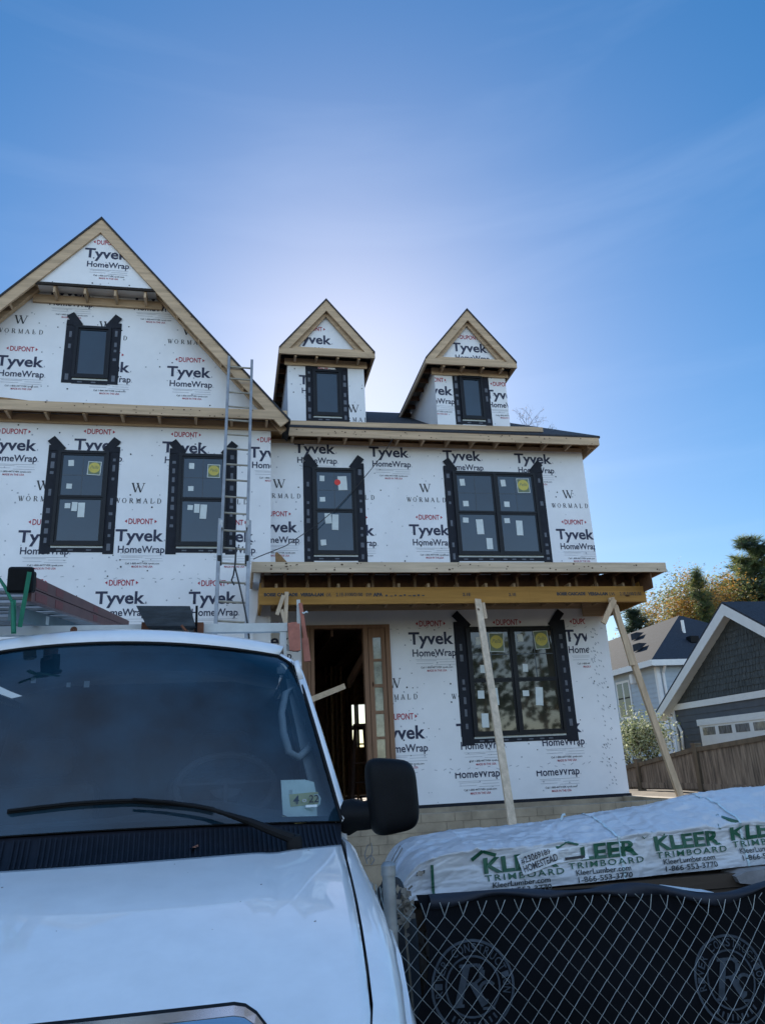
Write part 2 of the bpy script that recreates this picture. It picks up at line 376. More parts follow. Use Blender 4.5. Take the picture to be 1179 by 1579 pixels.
# sides, back and floors
m = MB()
m.box(XR-.14, XR-.001, .141, 8.3, 0, ZE, M_WRAP); m.build('side_wall', house); m = MB(); m.box(XL0, XL0+.14, YL+.141, 8.3, 0, ZW, M_WRAP)
m.build('side_wall', house)
bw0, bw1 = at(543, 1120, 8.3), at(566, 1120, 8.3); bz1, bz0 = at(555, 1086, 8.3).z, at(555, 1152, 8.3).z
m = MB()
for a in ((XL0, bw0.x, 0, ZE), (bw1.x, XR, 0, ZE), (bw0.x, bw1.x, 0, bz0), (bw0.x, bw1.x, bz1, ZE)): m.box(a[0], a[1], 8.3, 8.44, a[2], a[3], M_OSB)
xm = at(551.5, 1120, 8.3).x; zm = at(555, 1122, 8.3).z
m.box(xm-.03, xm+.03, 8.25, 8.298, bz0, bz1, M_FRAME); m.box(bw0.x, bw1.x, 8.26, 8.299, zm-.06, zm+.06, M_FRAME)
m.build('back_wall', house)
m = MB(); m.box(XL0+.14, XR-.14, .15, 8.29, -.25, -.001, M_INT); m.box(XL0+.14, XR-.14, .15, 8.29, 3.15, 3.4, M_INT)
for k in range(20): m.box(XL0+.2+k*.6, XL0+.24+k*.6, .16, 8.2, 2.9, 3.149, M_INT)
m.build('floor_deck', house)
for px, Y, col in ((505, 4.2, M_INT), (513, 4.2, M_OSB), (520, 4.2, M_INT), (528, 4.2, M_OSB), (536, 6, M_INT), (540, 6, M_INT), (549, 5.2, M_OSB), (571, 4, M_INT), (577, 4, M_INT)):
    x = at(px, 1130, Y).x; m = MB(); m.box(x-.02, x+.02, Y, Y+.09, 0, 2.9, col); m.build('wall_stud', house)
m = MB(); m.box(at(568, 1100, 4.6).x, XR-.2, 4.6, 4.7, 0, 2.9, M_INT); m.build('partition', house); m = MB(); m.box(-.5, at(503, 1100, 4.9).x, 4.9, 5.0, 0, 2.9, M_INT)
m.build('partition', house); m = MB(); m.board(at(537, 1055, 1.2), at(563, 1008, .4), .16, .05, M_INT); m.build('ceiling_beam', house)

# foundation under the wall and the porch
M_FND = mat('formed_concrete', (.36, .29, .205), .9, var=.35, vscale=3, bump=.25, bscale=14)
M_FNDJ = mat('form_joint', (.21, .165, .115), .9, var=.3, vscale=9)
m = MB(); zt_ = 0.0
m.box(XC-.2, 5.78, -1.95, -1.70, GZ-.3, zt_-.02, M_FND); m.box(5.53, 5.779, -1.699, -.06, GZ-.3, zt_-.021, M_FND)
m.box(XL0, XR, -.05, .1, GZ-.3, -.03, M_FND); m.box(XL0, XC-.01, YL+.02, -.051, GZ-.3, -.031, M_FND)
for k in range(5): m.box(XC-.2, 5.781, -1.954, -1.951, -.135-k*.125, -.130-k*.125, M_FNDJ)
for k in range(5):
    for j in range(26):
        x = XC+.05+j*.25+(.12 if k % 2 else 0)
        if x < 5.7 and random.random() < .7: m.box(x, x+.006, -1.9545, -1.9515, -.130-k*.125, -.015-k*.125, M_FNDJ)
m.build('foundation', house)
m = MB()
m.box(door_x1, XR+.02, -.03, -.006, -.10, .022, M_TAPE); m.box(XC-.19, 5.53, -1.69, -.04, -.40, -.30, M_DARK); m.build('sill_flashing', house)

# door frame with sidelight
M_MAH = wood('door_casing', (.24, .135, .08), 'z', .2)
m = MB(); dY = -.045
jx = lambda px: at(px, 1060, 0).x
m.box(door_x0, jx(474), dY, .12, door_z0, door_z1, M_MAH); m.box(jx(479.5), jx(485), dY, .12, door_z0, door_z1-.06, M_MAH)
m.box(jx(562.5), jx(569), dY, .12, door_z0, door_z1-.06, M_MAH); m.box(jx(597), door_x1, dY, .12, door_z0, door_z1, M_MAH)
m.box(jx(474.01), jx(596.99), dY+.003, .12, door_z1-.06, door_z1, M_MAH)
df = m.build('door_frame', house)
m = MB(); sx0, sx1 = jx(570), jx(596); gx0, gx1 = jx(577), jx(590)
m.box(sx0, gx0, -.03, .03, door_z0, door_z1-.065, M_MAH); m.box(gx1, sx1, -.03, .03, door_z0, door_z1-.065, M_MAH)
zs = [at(583, y, 0).z for y in (983, 1016, 1020, 1055, 1060, 1096, 1101, 1136, 1140, 1172)]
m.box(gx0, gx1, -.028, .028, zs[0], door_z1-.066, M_MAH); m.box(gx0, gx1, -.028, .028, door_z0, zs[-1], M_MAH)
for k in range(1, 9, 2): m.box(gx0, gx1, -.028, .028, zs[k+1], zs[k], M_MAH)
sl = m.build('sidelight', df)
M_BEV = mat('bevelled_glass', (.24, .24, .17), .06, ior=1.6, var=.6, vscale=5)
for k in range(0, 10, 2):
    m = MB(); m.box(gx0, gx1, -.006, .006, zs[k+1], zs[k], M_BEV); m.build('pane', df)
m = MB(); sx0, sx1 = jx(474.5), jx(479); m.box(sx0, sx1, -.03, .03, door_z0, door_z1-.065, M_MAH); m.build('side_panel', df)
m = MB(); m.box(door_x0, door_x1, -.10, .13, door_z0-.09, door_z0-.001, M_FRAME); m.build('threshold', df)

# ------------------------------------------------------------------ windows
def window(parent, x0, x1, z0, z1, Y, units=1, hung=True, glass=None, tl=.30, flat=False, prefix=('window', 'pane', 'muntin', 'flashing_tape', 'sticker'), stick=(), low=.14, tw=.17):
    glass = glass or M_GLASS
    f = MB(); fw = .05; d0 = .045
    f.box(x0, x0+fw, Y-d0, Y-.001, z0, z1, M_FRAME); f.box(x1-fw, x1, Y-d0, Y-.001, z0, z1, M_FRAME)
    f.box(x0+fw, x1-fw, Y-d0-.002, Y-.001, z1-fw, z1, M_FRAME); f.box(x0+fw, x1-fw, Y-d0-.004, Y-.001, z0, z0+fw, M_FRAME)
    W = (x1-x0-2*fw-(units-1)*.06)/units; holes = []
    for u in range(units):
        a = x0+fw+u*(W+.06); b = a+W
        if u: f.box(a-.06, a, Y-d0-.003, Y-.001, z0+fw, z1-fw, M_FRAME)
        zm = (z0+z1)/2 if hung else None
        parts = [(zm-.0, z1-fw, .030), (z0+fw, zm, .020)] if hung else [(z0+fw, z1-fw, .026)]
        for (c, d, dy) in parts:
            sw = .035
            f.box(a, a+sw, Y-dy, Y-.002, c, d, M_FRAME); f.box(b-sw, b, Y-dy, Y-.002, c, d, M_FRAME)
            f.box(a+sw, b-sw, Y-dy-.001, Y-.002, d-sw, d, M_FRAME); f.box(a+sw, b-sw, Y-dy-.002, Y-.002, c, c+sw, M_FRAME)
            holes.append((a+sw, b-sw, c+sw, d-sw, dy, u, c == zm))
    wn = f.build(prefix[0], parent)
    own = wn if prefix[0] == 'window' else parent
    for (a, b, c, d, dy, u, up) in holes:
        p = MB(); p.box(a, b, Y-dy+.012, Y-dy+.016, c, d, glass)
        if up and hung:
            cx_, cz_ = (a+b)/2, (c+d)/2
            p.box(cx_-.008, cx_+.008, Y-dy+.010, Y-dy+.0118, c, d, M_MUNT); p.box(a, b, Y-dy+.0102, Y-dy+.0116, cz_-.008, cz_+.008, M_MUNT)
        p.build(prefix[1], own)
    t = MB(); e = .006
    fl = lambda x, z, k=e: (x, Y-k, z)
    def strip(xa, xb, za, zb, k=e, mm=M_TAPE):
        t.box(xa, xb, Y-k, Y-.001, za, zb, mm)
    def prints(xa, xb, za, zb, k):
        z = za+.06; xc = (xa+xb)/2
        while z < zb-.12:
            h = random.choice((.05, .09, .12)); wv = random.choice((.022, .03))
            if random.random() < .8: t.box(xc-wv, xc+wv, Y-k-.002, Y-k, z, z+h, M_TAPEP)
            z += h+random.uniform(.05, .14)
    strip(x0-tw, x0+.005, z0-low, z1+.10); strip(x1-.005, x1+tw, z0-low, z1+.10)
    prints(x0-tw, x0, z0-low, z1+.05, e); prints(x1, x1+tw, z0-low, z1+.05, e)
    strip(x0+.005, x1-.005, z0-.11, z0-.035); prx = x0+.1
    while prx < x1-.15: t.box(prx, prx+.08, Y-e-.002, Y-e, z0-.085, z0-.06, M_TAPEP); prx += random.uniform(.14, .3)
    strip(x0+.01, x1-.01, z0-.034, z0-.004, .012, M_STICK)
    for sg, xc in ((-1, x0), (1, x1)):       # crossed flaps over the head corners
        for ang, ln, off in ((R(random.uniform(46, 56)), tl, .0), (R(random.uniform(-3, 6)), tl*.75, .06)):
            dx, dz = math.cos(ang)*sg, math.sin(ang); c0 = (xc+sg*(-.06), z1-.005+off); hw_ = .075 if off == 0 else .05
            nx_, nz_ = -dz*hw_, dx*hw_
            P = [(c0[0]-nx_, c0[1]-nz_), (c0[0]+dx*ln-nx_, c0[1]+dz*ln-nz_), (c0[0]+dx*ln+nx_, c0[1]+dz*ln+nz_), (c0[0]+nx_, c0[1]+nz_)]
            if sg < 0: P = P[::-1]
            k = .013 if off == 0 else .009
            t.prism([fl(a, b, k+(.012 if i in (1, 2) else 0)) for i, (a, b) in enumerate(P)], (0, .002, 0), M_TAPE)
    t.build(prefix[3], own)
    for si, (hi, u, v, ww, hh, kind) in enumerate(stick):
        if hi >= len(holes): continue
        a, b, c, d, dy, _, _ = holes[hi]; y = Y-dy+.008-.0009*(si % 6)
        cx_, cz_ = a+(b-a)*u, c+(d-c)*v; q = MB()
        tilt = random.uniform(-.08, .08); ca, sa = math.cos(tilt), math.sin(tilt)
        fr_ = lambda x, z, e_=0: (cx_+(x*ca-z*sa), y-e_, cz_+(x*sa+z*ca))
        def quad_(x0_, x1_, z0_, z1_, mm, e_=0): q.face([fr_(x0_, z0_, e_), fr_(x1_, z0_, e_), fr_(x1_, z1_, e_), fr_(x0_, z1_, e_)], mm)
        if kind == 'p': quad_(-ww/2, ww/2, -hh/2, hh/2, M_STICK)
        elif kind == 'r':
            quad_(-ww/2, ww/2, -hh/2, hh/2, M_STICK)
            q.face([fr_(-ww*.55+.06*math.cos(k*.52), .02+.06*math.sin(k*.52), .001) for k in range(12)], M_REDST)
        else:
            quad_(-ww/2, ww/2, -hh/2, hh/2, M_STICK); quad_(-ww/2+.012, ww/2-.012, -hh/2+.012, hh/2-.012, M_GRNS, .001)
            r = ww*.43; q.face([fr_(r*math.cos(k*.3142), r*math.sin(k*.3142)+.01, .002) for k in range(20)], M_YEL)
            write(q, 'Pella', 0, -.01, ww*.62, ww*.26, M_GRNS, lambda x, z: fr_(x, z+.0, .003), None, 0, .35, True)
        q.build(prefix[4], own)
    return wn
H2, ZT = 1.70, 6.06
z0_ = ZT-H2
ST = [(0, .2, .8, .09, .11, 'p'), (0, .2, .22, .09, .09, 'p'), (0, .78, .68, .22, .25, 'y'), (1, .2, .84, .09, .09, 'p'), (1, .37, .82, .09, .16, 'p'), (1, .54, .74, .11, .26, 'p')]
p = at(91.7, 694.6, YL).x; wl1 = window(house, p, p+.83, z0_, ZT, YL, stick=ST)
p = at(277, 699.3, YL).x; window(house, p, p+.83, z0_, ZT, YL, stick=ST)
p = at(481, 721.8, 0).x; window(house, p, p+.82, z0_, ZT, 0, stick=[(0, .15, .82, .09, .11, 'p'), (0, .15, .25, .1, .09, 'p'), (0, .74, .7, .17, .28, 'r'), (1, .3, .84, .12, .2, 'p'), (1, .5, .74, .12, .3, 'p'), (1, .15, .2, .1, .11, 'p')])
p = at(696, 727, 0).x; window(house, p, p+1.70, z0_, ZT, 0, 2, stick=[(0, .15, .8, .1, .14, 'p'), (0, .2, .2, .11, .11, 'p'), (1, .16, .84, .11, .1, 'p'), (1, .55, .66, .14, .3, 'p'), (1, .78, .2, .12, .22, 'p'),
       (2, .15, .8, .1, .14, 'p'), (2, .2, .2, .11, .11, 'p'), (2, .74, .74, .26, .3, 'y'), (3, .16, .84, .11, .1, 'p'), (3, .5, .64, .13, .3, 'p')])
window(house, 2.93, 4.65, 1.08, 3.0, 0, 2, glass=M_GLASSD, tl=.36, tw=.22, stick=[(0, .2, .8, .11, .14, 'p'), (0, .68, .76, .28, .34, 'y'), (0, .25, .2, .1, .14, 'p'), (1, .15, .75, .12, .14, 'p'), (1, .5, .7, .14, .3, 'p'), (1, .2, .22, .13, .24, 'p'),
       (2, .15, .85, .11, .14, 'p'), (2, .72, .8, .28, .34, 'y'), (2, .2, .2, .1, .14, 'p'), (3, .15, .75, .12, .1, 'p'), (3, .5, .68, .14, .32, 'p')])
a = at(118, 503, YL); b = at(167, 583, YL); window(house, a.x, a.x+.62, b.z-.03, a.z, YL, hung=False, low=.1)

# ------------------------------------------------------------------ roofs and eave carpentry
m = MB()   # gable roof over the left block
th = Vector((0, 0, .06))
for sg in (-1, 1):
    e = HW+.33
    P = [(XA, YG-.02, AP.z+.0), (XA+sg*e, YG-.02, AP.z-TG*e), (XA+sg*e, 6.5, AP.z-TG*e), (XA, 6.5, AP.z)]
    m.prism(P if sg > 0 else P[::-1], (0, 0, .05), M_SHING)
m.build('gable_roof', house)
zr = at(600, 636, 4).z; xr = at(705, 637, 4).x
m = MB(); e0 = (XC-.25, -.45, ZE+.10); e1 = (XR+.21, -.45, ZE+.10); e2 = (XR+.21, 8.45, ZE+.10); e3 = (XC-.25, 8.45, ZE+.10); r0 = (XC-3, 4, zr); r1 = (xr, 4, zr)
m.face([e0, e1, r1, r0], M_SHING); m.face([e1, e2, r1], M_SHING); m.face([e2, e3, r0, r1], M_SHING)
m.face([(XC-.25, -.45, ZE+.06), (XC-.25, 8.45, ZE+.06), (XR+.21, 8.45, ZE+.06), (XR+.21, -.45, ZE+.06)], M_OSB)
m.face([e0, (XC-.25, -.45, ZE+.06), (XR+.21, -.45, ZE+.06), e1], M_SHING); m.face([e1, (XR+.21, -.45, ZE+.06), (XR+.21, 8.45, ZE+.06), e2], M_SHING)
m.build('hip_roof', house)
m = MB()   # fascia of the right block, two lengths, and its return
m.box(XC+.33, 2.2, -.44, -.40, ZE-.10, ZE+.06, M_LX); m.box(2.2, XR+.18, -.442, -.402, ZE-.095, ZE+.06, M_LX); m.box(XR+.14, XR+.18, -.40, 8.4, ZE-.10, ZE+.06, M_LY)
for _ in range(40):
    kx, kz, kr = random.uniform(XC+.4, XR+.1), ZE+random.uniform(-.08, .04), random.uniform(.006, .014)
    m.face([(kx+kr*1.3*math.cos(a*1.0472), -.4435, kz+kr*math.sin(a*1.0472)) for a in range(6)], M_KNOT)
m.build('fascia_board', house)
m = MB()
for k in range(13): m.box(XC+.4+k*.5, XC+.44+k*.5, -.40, -.008, ZE-.07, ZE+.058, M_LY)
for k in range(5): m.box(XR+.002, XR+.14, -.3+k*.6, -.26+k*.6, ZE-.09, ZE+.05, M_LX)
m.box(XC, XR, -.03, -.009, ZE-.075, ZE+.0, M_LX); m.build('soffit_framing', house)
m = MB()   # rakes of the front gable
for sg in (-1, 1):
    p0 = Vector((XA, YG, AP.z)); p1 = Vector((XA+sg*(HW+.30), YG, AP.z-TG*(HW+.30))); d = (p1-p0).normalized(); nrm = Vector((-d.z*sg, 0, d.x*sg)); nrm = nrm if nrm.z < 0 else -nrm
    a = p0; b = p1
    poly = [a, b, b+nrm*.19, a+Vector((0, 0, -.19/abs(d.x)))]
    m.prism(poly if sg > 0 else poly[::-1], (0, .045, 0), M_LX)
    q = d.cross(Vector((0, 1, 0)))
    inner = [v+Vector((0, .28, 0)) for v in (a+Vector((0, 0, -.03)), b+nrm*.03, b+nrm*.16, a+Vector((0, 0, -.2)))]
    m.prism(inner if sg > 0 else inner[::-1], (0, .10, 0), M_LX)
m.build('rake_board', house)
for sg in (-1, 1):
    d = Vector((sg, 0, -TG)).normalized(); k = .5
    while k < HW*math.sqrt(1+TG*TG):
        c = Vector((XA, 0, AP.z))+d*k; nrm = Vector((-TG*sg, 0, -1)).normalized()
        c0 = c+nrm*.09+Vector((0, YG+.046, 0)); c1 = c+nrm*.09+Vector((0, YL-.125, 0)); m = MB(); m.board(c0, c1, .12, .04, M_LY, -nrm); m.build('lookout', house); k += .62
# upper gable triangle standing out flush with the rakes
u0, u1 = at(51.5, 434, YG+.06), at(244, 447, YG+.06); zb_ = (u0.z+u1.z)/2
hb = (AP.z-.22-zb_)/TG
m = MB(); m.prism([(XA-hb, YG+.05, zb_), (XA+hb, YG+.05, zb_), (XA, YG+.05, AP.z-.22)], (0, YL-YG-.08, 0), M_WRAP)
fr = facade(YG+.05); C_ = [(XA-hb, zb_), (XA+hb, zb_), (XA, AP.z-.22)]; p = at(130.7, 396, YG+.05); unit(m, p.x, p.z, fr, C_, .98)
dots(m, 25, XA-hb, XA+hb, zb_, zb_+1, fr, C_); m.build('gable_peak', house)
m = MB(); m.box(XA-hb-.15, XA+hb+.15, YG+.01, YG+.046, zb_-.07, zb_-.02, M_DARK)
m.box(XA-hb-.1, XA+hb+.1, YL-.05, YL-.006, zb_-.22, zb_-.06, M_LX)
for k in range(4): x = XA-hb+.3+k*(2*hb-.5)/3; m.box(x, x+.04, YG+.05, YL-.051, zb_-.19, zb_-.021, M_LY)
m.build('peak_soffit', house)
# band at the foot of the gable
m = MB(); m.box(XL0-.2, -3.4, YG, YG+.045, ZB-.08, ZB+.095, M_LX); m.box(-3.4, XC+.27, YG-.002, YG+.043, ZB-.085, ZB+.09, M_LX)
m.box(XL0-.2, XC+.2, YG+.045, YL-.005, ZB+.06, ZB+.085, M_OSB); m.box(XL0, XC+.2, YL-.045, YL-.005, ZB-.14, ZB+.02, M_LX)
k = XL0
while k < XC+.2: m.box(k, k+.045, YG+.046, YL-.046, ZB-.10, ZB+.058, M_LY); k += .62
for _ in range(40):
    kx, kz, kr = random.uniform(XL0, XC+.2), ZB+random.uniform(-.07, .08), random.uniform(.006, .014)
    m.face([(kx+kr*1.3*math.cos(a*1.0472), YG-.0035, kz+kr*math.sin(a*1.0472)) for a in range(6)], M_KNOT)
m.build('band_board', house)
m = MB(); z = ZB+.10; m.prism([(XL0, YL-.03, z), (-3.0, YL-.03, z), (-5.2, YL-.03, z+.22), (XL0, YL-.03, z+.24)], (0, .024, 0), M_OSB); m.build('sheathing_strip', house)
# board lying along the foot of the dormers
p0, p1 = at(446, 652.5, -.3), at(836, 663, -.3)
m = MB(); m.board(p0, p1, .10, .04, M_LX); tb = m.build('toe_board', loc=p0)
tag(tb, 'long pale timber board lying along the roof edge below the two dormers', 'timber board')
tag(tb, group=None)

# ------------------------------------------------------------------ dormers
def dormer(apx, lpx, rpx, wl_, wr_, win, unit_px, tri_px, prints_):
    YD = .25; YO = -.08
    A = at(*apx, YO); Lp = at(*lpx, YO); Rp = at(*rpx, YO)
    hw = (Rp.x-Lp.x)/2; xa = (Rp.x+Lp.x)/2; A.x = xa; ze = (Lp.z+Rp.z)/2; tg = (A.z-ze)/hw
    x0, x1 = at(*wl_, YD).x, at(*wr_, YD).x; zw = ze-.02; zb = ZE+.2; cx_ = (x0+x1)/2
    m = MB(); YB = 3.6
    m.prism([(x0, YD, zb), (x1, YD, zb), (x1, YD, zw), (x0, YD, zw)], (0, YB-YD, 0), M_WRAP)
    fr = facade(YD); C = [(x0, zb), (x1, zb), (x1, zw), (x0, zw)]
    for (px, py) in unit_px: p = at(px, py, YD); unit(m, p.x, p.z, fr, C, .98)
    for (px, py) in prints_: p = at(px, py, YD); wormald(m, p.x, p.z, fr, C)
    dots(m, 30, x0, x1, zb, zw, fr, C)
    # recessed gable triangle above the window wall
    yt = YO+.16; tb_ = ze+.10; ht = (A.z-.12-tb_)/tg
    m.prism([(xa-ht, yt, tb_), (xa+ht, yt, tb_), (xa, yt, A.z-.12)], (0, .1, 0), M_WRAP)
    p = at(*tri_px, yt); unit(m, p.x, p.z, facade(yt), [(xa-ht, tb_), (xa+ht, tb_), (xa, A.z-.12)], .98)
    d = m.build('dormer', house)
    m = MB()
    for sg in (-1, 1):
        e = hw
        P = [(xa, YO-.02, A.z), (xa+sg*e, YO-.02, ze), (xa+sg*e, 4.2, ze), (xa, 4.2, A.z)]
        m.prism(P if sg > 0 else P[::-1], (0, 0, .04), M_SHING)
    m.build('dormer_roof', d)
    m = MB()
    for sg in (-1, 1):
        p0 = Vector((xa, YO, A.z)); p1 = Vector((xa+sg*hw, YO, ze)); dd = (p1-p0).normalized(); n_ = Vector((-tg*sg, 0, -1)).normalized()
        poly = [p0, p1, p1+Vector((0, 0, -.10)), p1+Vector((-sg*.1, 0, -.10)), p0+Vector((0, 0, -.15/abs(dd.x)))]
        m.prism(poly if sg > 0 else poly[::-1], (0, .04, 0), M_LX)
        poly = [p0+Vector((0, .09, -.02)), p1+Vector((0, .09, -.02)), p1+Vector((-sg*.3, .09, .02)), p0+Vector((0, .09, -.2/abs(dd.x)))]
        m.prism(poly if sg > 0 else poly[::-1], (0, .04, 0), M_LX)
        k = .25
        while k < (p1-p0).length-.2:
            c = p0+dd*k+n_*.11; m.board(c+Vector((0, .041, 0)), c+Vector((0, .089, 0)), .05, .03, M_LY, -n_); k += .35
    m.build('rake_board', d)
    m = MB()
    m.box(xa-hw+.06, xa+hw-.06, YO+.002, YO+.042, ze-.10, ze+.03, M_LX)
    m.box(xa-ht-.05, xa+ht+.05, YO+.05, yt-.001, ze+.0, tb_, M_LX)
    m.box(x0-.06, x1+.06, YD-.04, YD-.006, ze-.18, ze-.03, M_LX)
    for k in range(4): x = x0+.12+k*(x1-x0-.28)/3; m.box(x, x+.04, YO+.043, YD-.041, ze-.13, ze-.03, M_LY)
    m.build('fascia_board', d)
    m = MB()
    for sg in (-1, 1):
        xe = xa+sg*(hw-.02); m.box(xe-.02, xe+.02, YO+.05, 3.8, ze-.09, ze-.001, M_LY)
        xw = x0 if sg < 0 else x1
        for k in range(8):
            y = YD+.05+k*.42; m.box(min(xe-sg*.021, xw+sg*.003), max(xe-sg*.021, xw+sg*.003), y, y+.04, ze-.10, ze-.005, M_INT)
    m.build('eave_framing', d)
    a = at(win[0], win[1], YD); b = at(win[2], win[3], YD)
    window(d, a.x, b.x, b.z, a.z, YD, hung=False, tl=.24, prefix=('window_frame', 'pane', 'muntin', 'flashing_tape', 'sticker'), low=.12, tw=.14)
    return d
dormer((501.7, 463), (430, 538), (578, 545), (443.5, 600), (562, 600), (481.5, 570, 527.5, 643), [(461, 592)], (452, 528), [(546, 650)])
dormer((718, 478), (656, 554), (796, 560), (671.5, 610), (781, 610), (706.5, 580, 748.5, 648), [(642, 607), (748, 614)], (697, 541), [])

# ------------------------------------------------------------------ porch roof
zl_ = at(700, 940.5, 0).z
YP = -1.8; px0, px1 = at(388, 866, YP).x, at(1025, 868, YP).x; zp = 3.745
YV = -1.45; zv0, zv1 = at(700, 930, YV).z, at(700, 905, YV).z; vx0, vx1 = at(400, 915, YV).x, at(995, 918, YV).x
por = MB(); por.prism([(px0+.05, YP+.045, zp-.01), (px0+.05, -.01, zp+.28), (px0+.05, -.01, zp+.25), (px0+.05, YP+.045, zp-.04)][::-1], (px1-px0-.1, 0, 0), M_INT)
pr = por.build('porch_roof', house)
m = MB(); xm = at(738, 870, YP).x
m.box(px0, xm, YP, YP+.04, zp-.165, zp, M_PALEX); m.box(xm, px1, YP-.003, YP+.037, zp-.16, zp+.003, M_PALEX)
m.box(px0+.002, px0+.04, YP+.041, -.6, zp-.15, zp-.01, M_LY); m.box(px1-.04, px1-.002, YP+.041, -.02, zp-.15, zp-.01, M_LY)
for _ in range(46):   # knots and nail heads
    kx, kz, kr = random.uniform(px0+.1, px1-.1), zp-random.uniform(.02, .14), random.uniform(.006, .016)
    m.face([(kx+kr*1.3*math.cos(a*1.0472), YP-.0045, kz+kr*math.sin(a*1.0472)) for a in range(6)], M_KNOT)
m.build('porch_fascia', pr)
m = MB(); x = vx0+.03; k = 0
while x < vx1:
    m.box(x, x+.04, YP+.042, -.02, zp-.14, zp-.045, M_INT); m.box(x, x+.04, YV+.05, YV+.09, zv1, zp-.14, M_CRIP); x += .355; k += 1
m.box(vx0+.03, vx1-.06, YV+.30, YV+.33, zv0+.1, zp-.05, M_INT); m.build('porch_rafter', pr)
m = MB(); xb = at(816, 918, YV).x
m.box(vx0, xb, YV, YV+.045, zv0, zv1, M_LVL); m.box(xb, vx1, YV-.002, YV+.043, zv0+.002, zv1, M_LVL)
m.box(vx0, vx1, YV+.05, YV+.09, zv0+.004, zv1-.003, M_LVL)
fr = facade(YV, .006)
zq = lambda px, py: at(px, py, YV).z
def lv(s, pa, pb, y, cap, bold=.02): a = at(pa, y, YV); write(m, s, a.x, a.z, at(pb, y, YV).x-a.x, cap, M_BLACKP, fr, None, bold+.015)
lv('BOISE CASCADE', 407, 459, 919.5, .052, .04); lv('VERSA-LAM', 463, 499, 919.5, .055, .04); lv('LVL', 503, 511, 919.5, .05, .005)
lv('2.1E-3100/2150', 518, 559, 919.5, .055, .005); lv('SYP', 564, 573, 919.5, .05, .005); lv('APA', 575, 590, 919.5, .058, .04)
lv('2.1E', 713, 725, 919, .05, .01); lv('2.1E', 784, 795, 919, .05, .01); lv('BOISE CASCADE', 858, 902, 918, .052, .04); lv('VERSA-LAM', 906, 936, 918, .055, .04)
lv('LVL', 939, 948, 918, .05, .005); lv('2.1E-3100/2150', 955, 988, 918, .055, .005)
for k in range(9): a = at(594+k*7, 917+random.uniform(-1, 1), YV); rect(m, a.x, a.x+random.uniform(.03, .06), a.z-.02, a.z+random.uniform(-.008, .012), fr, M_BLACKP)
m.build('porch_beam', pr)
m = MB(); m.box(vx1-.05, vx1-.004, YV+.1, -.015, zv0+.01, zv1+.1, M_LVL); m.build('porch_side_beam', pr); m = MB(); m.prism([(vx1-.03, YP+.05, zv1-.1), (vx1-.03, YP+.05, zp-.05), (vx1-.03, -.02, zp+.24), (vx1-.03, -.02, zv1-.1)], (.02, 0, 0), M_INT); m.build('porch_end_panel', pr); m = MB(); m.box(vx0+.004, vx0+.05, YV+.1, -.52, zv0+.01, zv1+.1, M_LVL); m.build('porch_side_beam', pr)
m = MB(); m.box(vx1-.55, vx1-.055, -.10, -.0515, zl_-.16, zl_+.1, M_LX); m.build('ledger_block', pr)
m = MB(); zc = zl_+.18
for k in range(13): x = vx0+.25+k*.5; m.box(x, x+.04, YV+.1, -.02, zc-.14, zc, M_LY)
m.box(vx0+.06, vx1-.06, -.05, -.012, zl_, zc+.02, M_LX); m.build('porch_ceiling_joist', pr)
# loose flap of wrap at the corner of the left block
m = MB(); fa = [at(388, 884, -.55), at(401, 884, -.55), at(399, 930, -.55), at(393, 960, -.55), at(389, 992, -.55), at(386, 992, -.55)]
m.prism(fa[::-1], (0, -.02, 0), M_WRAP); m.build('wrap_flap', house)

# loose timber, ladder, cable
def timber(name, label, pa, pb, wd, th, mm, up=(0, 0, 1), group=None, cat='timber prop', extra=()):
    m = MB(); m.board(pa, pb, wd, th, mm, up)
    for (a, b, w_, t_2) in extra: m.board(a, b, w_, t_2, mm, up)
    o = m.build(name, loc=min((Vector(pa), Vector(pb)), key=lambda v: v.z)); tag(o, label, cat, group); return o
g_ = 'timber props under the porch beam'
a = at(736, 925, YV-.06); b = atd(794, 1300, 9.6)
def foot(p, q, z): t = (z-q.z)/(p.z-q.z); return q+(p-q)*t
bf = foot(a, b, GZ)
timber('timber_brace', 'long pale timber prop leaning in front of the lower twin window', a, bf, .10, .05, M_PALE, (1, 0, 0), g_, extra=[(a+Vector((.08, .0, -.05)), a+Vector((.10, -.02, -.32)), .06, .04)])
a = at(941, 922, YV-.06); b = at(1050, 1233, -1.85)
timber('timber_brace', 'long grey timber prop slanting down at the right end of the porch beam', a, b, .10, .06, M_LZ, (1, 0, 0), g_,
       extra=[(a+Vector((.03, -.055, -.14)), a+(b-a)*.36+Vector((-.07, -.055, 0)), .09, .04), (a+Vector((.0, -.1, -.05)), a+Vector((-.25, -.1, -.45)), .09, .04)])
a = at(442, 913, YV-.08); b = at(440, 962, YV-.08)
timber('timber_scab', 'short white timber offcuts hanging at the left end of the porch beam', a, b, .06, .05, M_PALE, (1, 0, 0), None, 'timber offcuts',
       [(at(437, 918, YV-.14), at(427, 948, YV-.14), .06, .04), (at(434, 940, YV-.13), at(440, 962, YV-.13), .05, .03)])
a = at(489, 1075, -.35); b = at(531, 1058, -.15)
timber('timber_rail', 'pale timber board sticking up across the open doorway', a+(a-b)*1.0, b, .09, .04, M_PALEX, (0, 0, 1), None, 'timber board')
p = at(430, 858, -1.1)
m = MB(); m.prism([at(425, 866, -1.2), at(442, 866, -1.2), at(433, 856, -1.2), at(427, 851, -1.2), at(424.5, 853, -1.2)][::-1], (0, .04, 0), M_OSB)
tag(m.build('wood_scrap', loc=at(430, 866, -1.2)), 'small brown wood offcut left on top of the porch roof', 'wood offcut')
M_CABLE = mat('black_cable', (.02, .02, .022), .6, var=.2, vscale=9)
